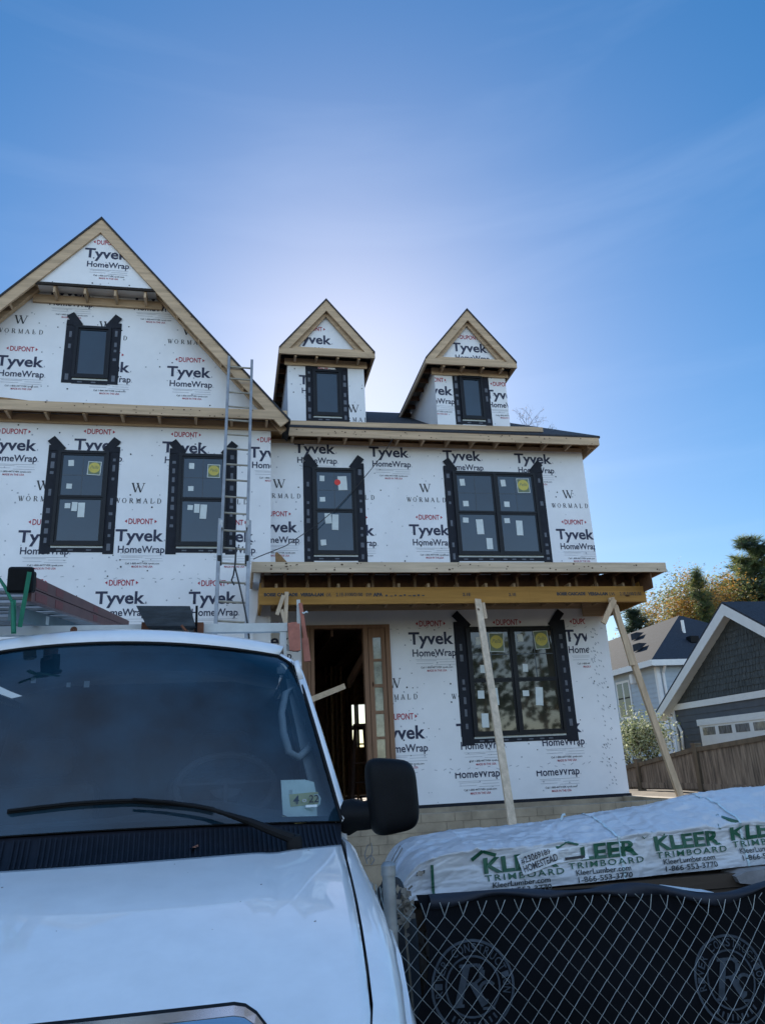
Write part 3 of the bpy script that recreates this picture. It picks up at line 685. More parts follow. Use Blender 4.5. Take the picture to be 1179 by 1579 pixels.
m = MB(); pts = [(606, 676, -.46), (590, 701, -.3), (575, 720, -.12), (552, 748, -.1), (520, 783, -.12), (485, 812, -.3), (440, 842, -.9), (400, 858, -1.7), (391, 862, -1.83)]
m.tube([at(*q) for q in pts], .008, M_CABLE, 6); tag(m.build('cable', loc=at(391, 862, -1.83)), 'thin dark cable drooping from the eave past the small window to the porch roof', 'cable')

M_ALU = mat('ladder_aluminium', (.33, .33, .325), .42, metal=.75, var=.25, vscale=6)
M_RUNG = mat('ladder_rung', (.40, .36, .29), .55, metal=.4, var=.3, vscale=6)
p_top = Vector((0, YG-.07, at(372, 575, YG).z)); nl = Vector((0, -math.sin(R(75)), math.cos(R(75))))
lp = lambda px, py: atp(px, py, p_top, nl)
lad = thing('extension_ladder', 'aluminium extension ladder leaning against the eave beside the gable', 'ladder', lp(355, 1000))
def rail(pa, pb, w_=.048, d_=.07, off=0):
    m = MB(); a = lp(*pa)+nl*off; b = lp(*pb)+nl*off; m.board(a, b, w_, d_, M_ALU, (1, 0, 0)); m.build('rail', lad, bevel=.006)
rail((353.5, 549), (340, 870)); rail((388.5, 556), (380, 872))
bot = foot(lp(353, 549), lp(335, 950), GZ); bot2 = foot(lp(388, 556), lp(379, 950), GZ)
for a, b in ((lp(339.5, 805)+nl*.075, bot+nl*.06), (lp(384.5, 808)+nl*.075, bot2+nl*.06)):
    m = MB(); m.board(a, b, .055, .075, M_ALU, (1, 0, 0)); m.build('rail', lad, bevel=.006)
yr = [567, 585, 606, 628, 649, 671, 693, 717, 741, 767, 792, 819, 846, 873, 902, 932, 962]
def railx(y, side):
    t = (y-549)/(950-549); return (353.5+(334.5-353.5)*t) if side == 0 else (388.5+(378.5-388.5)*t)
for y in yr:
    a = lp(railx(y-1, 0)+1, y-1.5); b = lp(railx(y, 1)-1, y+1)
    if y > 860: a += nl*.07; b += nl*.07
    m = MB(); m.tube([a, b], .017, M_RUNG, 8); m.build('rung', lad, smooth=30)
for y in (812, 867):
    for sd_ in (0, 1):
        c = lp(railx(y, sd_), y)+nl*.05; m = MB(); m.box(c.x-.03, c.x+.03, c.y-.07, c.y+.05, c.z-.07, c.z+.07, M_ALU if y < 850 else M_FRAME); m.build('bracket', lad, bevel=.01)
m = MB(); m.tube([lp(364, 850)+nl*.12, lp(362, 880)+nl*.13, lp(368, 905)+nl*.14, lp(376, 940)+nl*.13, lp(381, 965)+nl*.12, lp(384, 990)+nl*.12], .012, M_CABLE, 6)
m.tube([lp(364, 850)+nl*.12, lp(363, 872)+nl*.12, lp(360, 893)+nl*.13, lp(357, 901)+nl*.13, lp(361, 908)+nl*.12], .012, M_CABLE, 6)
m.build('rope', lad)

# step ladder inside the doorway
M_STEP = mat('step_ladder_wood', (.10, .045, .025), .6, var=.3, vscale=6)
sl_ = thing('step_ladder', 'dark step ladder standing inside the open doorway', 'step ladder', (at(555, 1195, 3.2).x, 3.2, 0))
tp = at(554.5, 1120, 3.2)
for dx, dy in ((-.25, -.3), (.25, -.3), (-.22, .5), (.22, .5)):
    m = MB(); m.board(tp+Vector((dx*.4, 0, 0)), (tp.x+dx, 3.2+dy, 0), .06, .03, M_STEP, (1, 0, 0)); m.build('leg', sl_)
m = MB(); m.box(tp.x-.13, tp.x+.13, 3.1, 3.3, tp.z, tp.z+.05, M_STEP); m.build('top_cap', sl_)
for k in range(3):
    z = tp.z*(.25+.25*k); hw_ = .25-.15*z/tp.z; y = 3.2-.3*(1-z/tp.z); m = MB(); m.box(tp.x-hw_, tp.x+hw_, y-.04, y+.04, z, z+.03, M_STEP); m.build('step', sl_)

# ------------------------------------------------------------------ the van
M_PAINT = mat('white_paint', (.82, .82, .815), .30, var=.06, vscale=11, coat=1.0)
M_BLK = mat('black_plastic', (.005, .0055, .007), .55, spec=.16, var=.3, vscale=20, bump=.06, bscale=140)
M_COWL = mat('cowl_plastic', (.010, .011, .017), .55, spec=.3, var=.35, vscale=14)
M_RUB = mat('rubber', (.007, .007, .008), .7, spec=.25, var=.3, vscale=12)
M_CHR = mat('chrome', (.62, .64, .66), .12, metal=1, var=.1, vscale=8)
M_VINT = mat('van_trim', (.40, .44, .47), .7, var=.2, vscale=9); M_DASH = mat('van_dash', (.07, .075, .08), .7, var=.4, vscale=6)
M_SEAT = mat('van_seat', (.05, .05, .055), .85, var=.3, vscale=12)
M_LIGHT = mat('headlight_lens', (.45, .47, .5), .08, var=.2, vscale=12)
def glass_mat(name, tint, ior, alpha):
    m = bpy.data.materials.new(name); m.use_nodes = True; n = m.node_tree.nodes; l = m.node_tree.links.new
    for q in list(n): n.remove(q)
    o = n.new('ShaderNodeOutputMaterial'); tr = n.new('ShaderNodeBsdfTransparent'); tr.inputs['Color'].default_value = (*tint, 1)
    gl = n.new('ShaderNodeBsdfGlossy'); gl.inputs['Roughness'].default_value = .015
    fz = n.new('ShaderNodeFresnel'); fz.inputs['IOR'].default_value = ior
    df_ = n.new('ShaderNodeBsdfDiffuse'); t = n.new('ShaderNodeTexCoord'); z = n.new('ShaderNodeTexNoise'); z.inputs['Scale'].default_value = 3.5; z.inputs['Detail'].default_value = 6
    l(t.outputs['Object'], z.inputs['Vector']); df_.inputs['Color'].default_value = (.04, .15, .25, 1)
    r = n.new('ShaderNodeMapRange'); r.inputs['From Min'].default_value = .35; r.inputs['From Max'].default_value = .8; r.inputs['To Min'].default_value = 0; r.inputs['To Max'].default_value = alpha
    l(z.outputs['Fac'], r.inputs['Value'])
    a = n.new('ShaderNodeMixShader'); l(r.outputs[0], a.inputs['Fac']); l(tr.outputs[0], a.inputs[1]); l(df_.outputs[0], a.inputs[2])
    b = n.new('ShaderNodeMixShader'); l(fz.outputs[0], b.inputs['Fac']); l(a.outputs[0], b.inputs[1]); l(gl.outputs[0], b.inputs[2]); l(b.outputs[0], o.inputs['Surface'])
    return m
M_WIND = glass_mat('windscreen_glass', (.80, .88, .90), 1.75, .30)
M_SIDEG = mat('tinted_side_glass', (.012, .014, .016), .03, ior=1.7, var=.2, vscale=3)
VX = -1.67; VY = CAM.y; VG = GZ+.035
van = thing('parked_van', 'white work van parked nose out in front of the new house', 'van', (VX, VY+4.5, VG))
def lerp(a, b, t): return a+(b-a)*t
def interp(tab, x):
    if x <= tab[0][0]: return tab[0][1]
    for (a, p), (b, q) in zip(tab, tab[1:]):
        if x <= b:
            i = next(k for k in range(len(tab)) if tab[k][0] == a); t = (x-a)/(b-a); h = b-a
            sl = lambda k: 0 if False else ((tab[min(k+1, len(tab)-1)][1]-tab[max(k-1, 0)][1])/(tab[min(k+1, len(tab)-1)][0]-tab[max(k-1, 0)][0]))
            m0, m1 = sl(i)*h, sl(i+1)*h
            return (2*t**3-3*t*t+1)*p+(t**3-2*t*t+t)*m0+(-2*t**3+3*t*t)*q+(t**3-t*t)*m1
    return tab[-1][1]
HOODZ = [(1.44, -.16), (1.47, -.04), (1.52, .06), (1.60, .130), (1.68, .165), (1.80, .205), (2.0, .265), (2.3, .335), (2.6, .395)]
HOODW = [(1.44, .66), (1.6, .69), (1.7, .715), (2.15, .757), (2.6, .786)]
def hood_rear(u): return 2.44+.16*u*u
def hoodp(u, v):
    D = lerp(1.44+.10*u*u, hood_rear(u), v**.85 if v > 0 else 0); au = abs(u)
    z = interp(HOODZ, D-.02*u*u)+.030*(1-u*u)*sstep(1.66, 2.25, D)-.005*sstep(1.6, 1.9, D)*math.exp(-((au-.74)/.05)**2)
    if D > 2.3: z -= .0
    return Vector((VX+u*interp(HOODW, D), VY+D, z))
def hoodtop(u, D): # height of the hood over depth
    return interp(HOODZ, D-.02*u*u)+.030*(1-u*u)
m = MB(); m.grid(lambda a, b: hoodp(a*2-1, b), 64, 48, M_PAINT)
M_SPECK = mat('road_dirt', (.24, .21, .19), .9, var=.4, vscale=60)
for _ in range(24):
    u0, v0 = random.uniform(-.95, .95), random.uniform(.2, .97); rr_ = random.choice((.0006, .0008, .001, .0014, .0026)); c_ = hoodp(u0, v0); du, dv = (hoodp(u0+.002, v0)-c_).normalized(), (hoodp(u0, v0+.002)-c_).normalized(); nn_ = du.cross(dv)
    m.face([c_+nn_*.0006+(du*math.cos(a*.7854)*random.uniform(.7, 1.4)+dv*math.sin(a*.7854))*rr_ for a in range(8)], M_SPECK)
m.build('hood', van, smooth=True, solid=.012)
# grille set in the nose
gz1 = atd(380, 1538, 1.60).z-.042; gxr = atd(437, 1575, 1.60).x; gw = gxr-VX
def rrect(hw_, z0, z1, r, n=6):
    pts = []
    for cx_, cz_, a0 in ((hw_-r, z1-r, 0), (-hw_+r, z1-r, 90), (-hw_+r, z0+r, 180), (hw_-r, z0+r, 270)):
        for k in range(n+1): a = R(a0+90*k/n); pts.append((cx_+r*math.cos(a), cz_+r*math.sin(a)))
        if a0 in (0, 180):
            for k in range(1, 24): pts.append((lerp(cx_, -cx_, k/24), cz_+(r if a0 == 0 else -r)))
    return pts
def noseY(z, x=0):   # depth of the nose at a height, from the hood profile
    u = max(-1, min(1, x/.69)); lo, hi = 1.44, 2.5
    for _ in range(40):
        md = (lo+hi)/2
        if interp(HOODZ, md) < z: lo = md
        else: hi = md
    return VY+lo+.02*u*u
def ring(o_, i_, dy_o, dy_i, mm, mb):
    n = len(o_)
    A = [Vector((VX+x, noseY(z, x)+dy_o, z)) for x, z in o_]; B = [Vector((VX+x, noseY(z, x)+dy_i, z)) for x, z in i_]
    for k in range(n): q = (k+1) % n; mb.face([A[k], A[q], B[q], B[k]], mm)
m = MB(); gz0 = -.28
o1 = rrect(gw, gz0, gz1, .085); o2 = rrect(gw-.0035, gz0+.0035, gz1-.0035, .082); o3 = rrect(gw-.011, gz0+.011, gz1-.011, .075); o4 = rrect(gw-.07, gz0+.05, gz1-.052, .04)
ring(o1, o2, -.006, -.007, M_RUB, m); ring(o2, o3, -.007, -.022, M_CHR, m); ring(o3, o4, -.028, -.036, M_CHR, m); ring(o4, rrect(gw-.075, gz0+.055, gz1-.058, .035), -.036, -.004, M_RUB, m)
P = rrect(gw-.073, gz0+.053, gz1-.055, .035); m.face([Vector((VX+x, noseY(z, x)-.0105, z)) for x, z in P], M_RUB)
for z in (-.20, -.10, .0): m.box(VX-gw+.06, VX+gw-.06, noseY(z)-.05, noseY(z)-.02, z-.02, z+.02, M_CHR)
m.build('grille', van)
for sg in (-1, 1):
    m = MB(); cxh = VX+sg*.62
    m.mesh([(cxh+sx*.075*(1 if j == 0 else .8), VY+1.50-j*.04+abs(sx)*.0, -.10+sz*.10*(1 if j == 0 else .85)) for j in (0, 1) for sz in (-1, 1) for sx in (-1, 1)], [(0, 1, 3, 2)[::-1], (4, 5, 7, 6), (0, 1, 5, 4), (2, 6, 7, 3), (0, 4, 6, 2), (1, 3, 7, 5)], M_LIGHT)
    m.build('headlight', van, bevel=.015)
m = MB(); m.box(VX-.90, VX+.90, VY+1.34, VY+1.55, -.56, -.32, M_BLK); m.build('bumper', van, bevel=.03)
# flanks: a profile swept along the van, narrower at the nose
def taper(D): t = max(0, (2.25-D)/.75); return 1-.118*t*t
SIDE = [(-.62, .845), (-.35, .885), (-.1, .885), (.08, .870), (.22, .852), (.32, .842)]
def flank(sg, D):
    top = interp(HOODZ, D-.02) if D < 2.6 else lerp(.395, .43, min(1, (D-2.6)/.5))
    hw_ = interp(HOODW, D)+.007 if D < 2.6 else .80
    pts = []; T = taper(D)
    for z, h in SIDE:
        zz = min(z, top-.07) if z > 0 else z
        pts.append(Vector((VX+sg*h*T*(1 if D < 2.8 else 1), VY+D, zz)))
    oh = SIDE[-1][1]*T
    for k in range(1, 7):
        a = R(90*k/6); pts.append(Vector((VX+sg*lerp(hw_, max(oh, hw_+.03), math.cos(a)), VY+D, top-.07*(1-math.sin(a))*1.0-.0)))
    pts.append(Vector((VX+sg*hw_, VY+D, top-.06)))
    return pts
for sg in (-1, 1):
    m = MB(); Ds = [1.50, 1.56, 1.63, 1.72, 1.85, 2.0, 2.15, 2.3, 2.45, 2.6, 2.7, 2.79]; rows_ = [flank(sg, d) for d in Ds]; n = len(rows_[0])
    fs = []
    for j in range(len(Ds)-1):
        for k in range(n-1): q = (j*n+k, j*n+k+1, (j+1)*n+k+1, (j+1)*n+k); fs.append(q if sg < 0 else q[::-1])
    m.mesh([p for r_ in rows_ for p in r_], fs, M_PAINT)
    m.face(rows_[0] if sg > 0 else rows_[0][::-1], M_PAINT); m.build('fender', van, smooth=50)
    for nm, d0, d1 in (('door', 2.80, 4.0), ('side_panel', 4.01, 7.3)):
        m = MB(); N = 8
        def pt(D, z):
            if z <= .42:
                h = interp(SIDE, z) if z < .32 else lerp(.842, .83, (z-.32)/.10)
            else: h = lerp(.83, .71, (z-.42)/.60)
            return Vector((VX+sg*h, VY+D, z))
        zl = [-.62, -.35, -.1, .08, .22, .32, .42, .46]; 
        lean = lambda D, z: D+max(0, z-.42)*.62 if nm == 'door' else D
        inner = [[pt(d0, -.35)-Vector((sg*.028, 0, 0)), pt(d1, -.35)-Vector((sg*.028, 0, 0)), pt(d1, .46)-Vector((sg*.028, 0, 0)), pt(d0, .46)-Vector((sg*.028, 0, 0))]]
        for z0, z1 in zip(zl, zl[1:]):
            q = [pt(d0, z0), pt(d1, z0), pt(d1, z1), pt(d0, z1)]; m.face(q if sg > 0 else q[::-1], M_PAINT)
        f0, f1 = (d0+.07, d1-.1) if nm == 'door' else (d0+.02, d1-.05)
        L0 = lambda z: f0+(z-.46)*.62 if nm == 'door' else f0
        top = 1.02 if nm == 'side_panel' else .96
        D0 = lambda z: d0+max(0, z-.46)*.62 if nm == 'door' else d0
        for q in ([pt(D0(.46), .46), pt(L0(.46), .46), pt(L0(top), top), pt(D0(top), top)], [pt(f1, .46), pt(d1, .46), pt(d1, top), pt(f1, top)], [pt(D0(top), top), pt(d1, top), pt(d1, 1.04), pt(D0(1.04), 1.04)]):
            m.face(q if sg > 0 else q[::-1], M_PAINT); inner.append([p_+Vector((-sg*.028, 0, 0)) for p_ in q])
        dr = m.build(nm, van, smooth=30, solid=.02)
        m = MB(); q = [pt(L0(.46), .46), pt(f1, .46), pt(f1, top), pt(L0(top), top)]; m.face(q if sg > 0 else q[::-1], M_SIDEG); m.build('side_window', dr, solid=.006)
        m = MB()
        for q in inner: m.face(q if sg < 0 else q[::-1], M_DASH)
        m.build('door_trim' if nm == 'door' else 'wall_lining', dr)
        if nm == 'door': m = MB(); m.box(VX+sg*.845, VX+sg*.875, VY+3.75, VY+3.93, .24, .28, M_BLK); m.build('door_handle', dr, bevel=.008)
    for d in (2.15, 5.7):
        m = MB(); m.lathe((VX+sg*.70, VY+d, VG+.37), (sg, 0, 0), [(.02, 0), (.34, 0), (.37, .03), (.37, .17), (.34, .20), (.22, .19), (.20, .16), (.02, .17)], M_RUB, 32)
        m.lathe((VX+sg*.70, VY+d, VG+.37), (sg, 0, 0), [(.20, .165), (.12, .19), (.02, .195)], M_CHR, 24); m.build('wheel', van, smooth=40)
# windscreen: from the cowl to the roof, bowed forward in the middle
CB, CT = atd(0, 1290, 2.62), atd(0, 996, 3.06); PB, PT = atd(526, 1268, 2.78), atd(452, 1013, 3.20)
hb_, ht_ = PB.x-VX, PT.x-VX
def ws(s, t, k=0):
    # rounded upper corners
    D = lerp(2.61, 3.05, t)+.16*s*s; z = lerp(CB.z+.003, CT.z, t)-lerp(CB.z-PB.z, CT.z-PT.z, t)*s*s*.9
    h = lerp(hb_, ht_, t)
    tt = max(0, (t-.86)/.14); h -= .06*tt*tt
    return Vector((VX+s*h, VY+D-.02*math.sin(math.pi*t), z))+Vector((0, -.72, .62))*k
m = MB(); m.grid(lambda a, b: ws(a*2-1, b), 40, 20, M_WIND); wsn = m.build('windscreen', van, smooth=True)
m = MB()   # black band baked round the rim of the glass, on its inside
bs, bt = .935, .0
for (a0, a1, b0, b1) in ((-1, -.962, 0, 1), (.962, 1, 0, 1), (-.962, .962, .95, 1), (-.962, .962, 0, .03)):
    m.grid(lambda a, b: ws(lerp(a0, a1, a), lerp(b0, b1, b), -.006), 20, 16, M_RUB)
m.build('windscreen_border', van, smooth=True)
m = MB()   # shade band
m.grid(lambda a, b: ws(lerp(-.94, .94, a), lerp(.83, .945, b), -.004), 20, 4, glass_mat('shade_band', (.25, .30, .36), 1.02, .02)); m.build('shade_band', van, smooth=True)
m = MB()   # pillars and the header over the glass, then the roof
def rim(k):  # k 0..1 along: left foot, over the top, right foot
    pass
for sg in (-1, 1):
    def pil(a, b):
        p = ws(sg, b); e = .036*(1-.25*b); ang = a*math.pi/2
        return p+Vector((sg*e*math.sin(ang)*.85, e*(1-math.cos(ang))*1.6, .012*math.sin(ang*2)))+Vector((0, -.004, 0))
    m = MB(); m.grid(pil, 8, 24, M_PAINT, flip=sg < 0); m.build('pillar', van, smooth=True, solid=.02)
    m = MB(); m.tube([ws(sg, t/20, .003) for t in range(21)], .006, M_RUB, 6); m.build('windscreen_seal', van)
def roofp(a, b):
    s = a*2-1; p = ws(s, 1)
    if b < .25:
        t = b/.25; ang = t*math.pi/2
        return Vector((p.x+s*.03*math.sin(ang), p.y-.004+.11*(1-math.cos(ang)), p.z+.058*math.sin(ang)+.012*(1-s*s)*math.sin(ang)))
    t = (b-.25)/.75; q = Vector((p.x+s*.03, p.y-.004+.11, p.z+.058+.012*(1-s*s)))
    return Vector((lerp(q.x, VX+s*.73, min(1, t*4)), lerp(q.y, VY+7.3, t), q.z+.05*math.sin(min(1, t*3)*math.pi/2)*(1-s*s*.9)))
m = MB(); m.grid(roofp, 40, 40, M_PAINT); rf = m.build('roof', van, smooth=True, solid=.02)
m = MB(); m.grid(lambda a, b: roofp(.02+.96*a, .06+.93*b)+Vector((0, .03, -.045)), 20, 14, M_DASH); m.build('headliner', van, smooth=True)
m = MB(); m.tube([ws(-1+2*t/30, 1, .004) for t in range(31)], .006, M_RUB, 6); m.build('windscreen_seal', van)
for sg in (-1, 1):
    m = MB(); m.tube([(VX+sg*.728, VY+3.4+k*.39, 1.055) for k in range(11)], .012, M_PAINT, 8); m.build('roof_gutter', rf)
# cowl below the glass
def cowl(a, b):
    s = a*2-1; u = s; h = hoodp(max(-1, min(1, u)), 1); g_ = ws(s, 0)
    p = Vector((h.x, h.y+.004, h.z-.012)).lerp(Vector((g_.x*1.0, g_.y+.01, g_.z-.008)), b); p.z += -.012*math.sin(math.pi*b); return p
m = MB(); m.grid(cowl, 60, 6, M_COWL)
for k in range(110):
    s0 = (k+.5)/110; sk = .012
    if random.random() < .02: continue
    pts = [cowl(min(1, s0-sk*(b/4)), .10+.80*b/4)+Vector((0, 0, .004)) for b in range(5)]
    for q0, q1 in zip(pts, pts[1:]): m.board(q0, q1, .008, .0045, M_COWL)
m.build('cowl_grille', van)
# wiper
def ong(px, py, off=0):
    lo, hi = 2.3, 3.6
    for _ in range(40):
        md = (lo+hi)/2; p = atd(px, py, md); t = (p.z-CB.z)/(CT.z-CB.z)
        for _k in range(3):
            s_ = (p.x-VX)/lerp(hb_, ht_, max(0, min(1, t))); c_ = lerp(CB.z-PB.z, CT.z-PT.z, max(0, min(1, t)))*s_*s_*.9; t = (p.z+c_-CB.z)/(CT.z-CB.z)
        gy = VY+lerp(2.61, 3.05, t)+.16*s_*s_-.02*math.sin(math.pi*max(0, min(1, t)))
        if p.y < gy: lo = md
        else: hi = md
    return atd(px, py, lo-off)
m = MB()
W0 = [(12, 1250, 2.63), (60, 1244, 2.62), (110, 1238.5, 2.60), (160, 1235, 2.59), (205, 1233.5, 2.58), (260, 1237, 2.60), (300, 1241, 2.62), (331, 1247, 2.64)]
m.tube([ong(q[0], q[1], .020) for q in W0], .0042, M_RUB, 6); m.tube([ong(q[0], q[1]+3, .008) for q in W0], .0045, M_RUB, 6)
wp = m.build('wiper_blade', van)
m = MB(); A0 = [(205, 1232, 2.56), (260, 1236.5, 2.57), (320, 1246, 2.58), (345, 1254, 2.58), (385, 1267, 2.575), (420, 1281, 2.57), (452, 1293, 2.56)]
m.tube([ong(q[0], q[1], .04) if q[0] < 400 else atd(*q) for q in A0], [.004, .005, .006, .007, .011, .014, .016], M_RUB, 8); c = atd(454, 1294, 2.57); m.lathe(c+Vector((0, 0, -.03)), (0, -.2, 1), [(.001, 0), (.024, 0), (.024, .03), (.018, .042), (.001, .044)], M_RUB, 16)
m.build('wiper_arm', van, smooth=40)
# door mirror on its arm
m = MB()
mc = atd(606, 1226, 2.74); rx, rz, ry = .088, .118, .062
def sup(a, b):
    th, ph = (a-.5)*2*math.pi, (b-.5)*math.pi
    f = lambda v, e: math.copysign(abs(v)**e, v)
    x = f(math.cos(ph), .45)*f(math.sin(th), .42); z = f(math.sin(ph), .42); y = f(math.cos(ph), .6)*f(-math.cos(th), .8)
    sh = 1-.05*(1-z)/2
    return mc+Vector((x*rx*sh+z*-.006-.004, y*ry-(1-x*x)*.012, z*rz+x*-.010*(z > 0)+x*.012*(z < 0)))
m.grid(sup, 40, 28, M_BLK)
mir = m.build('side_mirror', van, smooth=True, merge=True)
m = MB()
a0, a1 = atd(548, 1256, 2.80), atd(578, 1255, 2.76)
m.tube([a0+Vector((-.03, .03, -.01)), a0, a0.lerp(a1, .5)+Vector((0, 0, -.004)), a1+Vector((.02, 0, .006))], [.058, .052, .046, .05], M_BLK, 14); m.build('mirror_arm', mir, smooth=50)
m = MB(); m.box(mc.x-.075, mc.x+.075, mc.y+ry-.004, mc.y+ry+.006, mc.z-.10, mc.z+.10, M_CHR); m.build('mirror_glass', mir, bevel=.01)
# cabin
m = MB()
m.box(VX-.8, VX+.8, VY+2.7, VY+4.6, -.45, -.42, M_DASH); m.prism([(VX+x, VY+4.6, z) for x, z in ((-.82, -.45), (.82, -.45), (.82, .45), (.735, 1.065), (.45, 1.125), (-.45, 1.125), (-.735, 1.065), (-.82, .45))], (0, .03, 0), M_DASH); m.box(VX-.76, VX+.76, VY+2.62, VY+2.66, -.45, .30, M_DASH)
m.build('cabin_floor', van)
def dash(a, b):
    s = a*2-1; g_ = ws(s*.97, 0)
    prof = [(0, 0), (.14, .012), (.30, .022), (.40, .01), (.45, -.06), (.46, -.3)]
    i = min(4, int(b*5)); t = b*5-i; y, z = lerp(prof[i][0], prof[i+1][0], t), lerp(prof[i][1], prof[i+1][1], t)
    bump = .05*math.exp(-((s*.8-.38)/.2)**2)*math.sin(min(1, y/.4)*math.pi*.5)
    return Vector((VX+s*.76, g_.y+.02+y, g_.z+z-.005+(bump if z > -.05 else 0)))
m = MB(); m.grid(dash, 30, 25, M_DASH); m.build('dashboard', van, smooth=True)
m = MB(); wc = atd(348, 1212, 3.22); ax_ = Vector((0, -.62, .78)).normalized(); u_ = Vector((1, 0, 0)); q_ = ax_.cross(u_)
m.tube([wc+(u_*math.cos(k*.19635)+q_*math.sin(k*.19635))*.185 for k in range(32)], .0145, M_SEAT, 8, closed=True)
m.lathe(wc-ax_*.05, ax_, [(.001, 0), (.06, 0), (.06, .04), (.001, .05)], M_SEAT, 16)
for a in (R(180), 0, R(270)): m.board(wc, wc+(u_*math.cos(a)+q_*math.sin(a))*.18, .03, .015, M_SEAT, ax_)
m.build('steering_wheel', van, smooth=40)
for x in (-.40, .40):
    m = MB(); m.box(VX+x-.26, VX+x+.26, VY+3.45, VY+3.95, -.1, .10, M_SEAT); m.box(VX+x-.25, VX+x+.25, VY+3.92, VY+4.06, .05, .62, M_SEAT); m.box(VX+x-.14, VX+x+.14, VY+3.95, VY+4.05, .64, .82, M_SEAT); m.build('seat', van, bevel=.05)
# grab handle and trim inside the driver's pillar
m = MB()
H = [(440, 1070), (434, 1100), (437, 1130), (446, 1160), (460, 1168), (478, 1152), (483, 1140), (474, 1112), (464, 1085), (454, 1060)]
m.tube([ong(x, y, -.07) for x, y in H], .014, M_VINT, 8, closed=True); m.build('grab_handle', van, smooth=60)
m = MB(); tp_ = [(440, 1040), (458, 1060), (478, 1100), (490, 1140), (500, 1185), (508, 1235), (510, 1258), (490, 1262), (476, 1210), (464, 1160), (456, 1120), (446, 1075)]
m.prism([ong(x, y, -.10) for x, y in tp_], (0, .03, 0), M_VINT); m.build('pillar_trim', van)
# permits taped inside the glass
Dg = lambda px, py, k=.012: None
m = MB(); Dp = 2.80
pa = [(433, 1203), (470, 1202), (484, 1206), (487, 1222), (489, 1260), (462, 1268), (436, 1256)]
M_PAP = mat('permit_paper', (.82, .92, .88), .7, var=.08, vscale=12); M_PAPY = mat('permit_yellow', (.62, .57, .28), .7, var=.1, vscale=12)
m.face([ong(x, y, -.012) for x, y in pa][::-1], M_PAP)
m.face([ong(x, y, -.009) for x, y in ((446, 1225), (477, 1222), (490, 1221), (491, 1240), (448, 1244))][::-1], M_PAPY)
m.face([ong(x, y, -.014) for x, y in ((434, 1258), (462, 1262), (477, 1268), (455, 1270))][::-1], M_PAPY)
o4_ = ong(452, 1239.5, -.006); px_ = (ong(462, 1239, -.006)-o4_).length/10; up4 = (ong(453, 1225, -.006)-o4_).normalized()
fr = lambda x, z: o4_+Vector((x, x*x*0, 0))+up4*z
write(m, '4', 0, 0, 8*px_, 13*px_, M_BLACKP, fr, None, .02); write(m, '22', 22*px_, .5*px_, 14*px_, 12*px_, M_BLACKP, fr, None, .01)
write(m, 'o', 12.5*px_, 2*px_, 6*px_, 7*px_, M_GREYP, fr); rect(m, 18*px_, 34*px_, -7*px_, -3*px_, lambda x, z: fr(x, z)+Vector((0, .001, 0)), M_STICK)
for k in range(4): rect(m, -12*px_, -2*px_, 22*px_-k*2.2*px_, 22.8*px_-k*2.2*px_, fr, M_GREYP)
m.build('permit_paper', van)
m = MB(); m.tube([ong(x, y, -.012) for x, y in ((484, 1227), (490, 1226), (493, 1231), (492, 1240), (487, 1244))], .004, M_PAP, 6); m.build('permit_clip', van)
for x, y, s in ((106, 1056, 6), (134, 1055, 8), (52, 1049, 7)):
    m = MB(); a = atd(x, y, 3.02); m.box(a.x-s*.0012, a.x+s*.0012, a.y, a.y+.002, a.z-s*.0014, a.z+s*.0014, M_VINT); m.build('glass_label', van)

m = MB(); s_ = (atd(302, 1306, 2.55).x-VX)/hb_; c_ = cowl((s_+1)/2, .42)+Vector((0, 0, .008)); M_LF = mat('fallen_leaf', (.28, .11, .06), .8, var=.4, vscale=80)
for k, (dx, dy, dz) in enumerate(((0, 0, 0), (.006, .012, .002))):
    q = c_+Vector((dx, dy, dz)); m.face([q+Vector(v) for v in ((-.010, -.004, 0), (-.002, -.011, .004), (.010, -.005, .001), (.008, .006, .006), (-.003, .010, .002))], M_LF)
tag(m.build('fallen_leaf', loc=c_), 'small reddish brown leaf lying on the black cowl below the windscreen', 'leaf')
# roof rack
M_RACK = mat('rack_paint', (.62, .62, .58), .5, var=.25, vscale=5); M_RUST = mat('rust', (.16, .06, .03), .85, var=.5, vscale=20)
rk0, rk1 = atd(0, 971.5, 3.62), atd(443, 970.5, 3.62); zr_ = (rk0.z+rk1.z)/2
m = MB(); m.box(2*VX-rk1.x, rk1.x, rk1.y-.02, rk1.y+.02, zr_-.02, zr_+.02, M_RACK)
m.lathe((atd(114, 972, 3.599).x, rk1.y-.0205, zr_), (0, -1, 0), [(.001, 0), (.016, 0), (.014, .002), (.001, .002)], M_RUST, 12)
rack = m.build('roof_rack', van, bevel=.003)
for sg in (-1, 1):
    x = VX+sg*(rk1.x-VX-.02); m = MB(); m.box(x-.015, x+.015, rk1.y-.015, rk1.y+.015, 1.05, zr_-.021, M_RACK); m.box(x-.03, x+.03, rk1.y-.03, rk1.y+.03, 1.04, 1.07, M_RACK); m.build('rack_leg', rack)
m = MB(); m.box(2*VX-rk1.x, rk1.x, rk1.y+2.6, rk1.y+2.64, zr_-.02, zr_+.02, M_RACK); m.build('crossbar', rack)
pa, pb = atd(460, 925, 3.66), atd(461, 1002, 3.66)
m = MB(); m.board(pa, pb, .016, .012, M_RACK, (1, 0, 0)); m.board(pb, pb+Vector((-.06, 0, .01)), .02, .02, M_RACK); m.build('rack_post', rack)
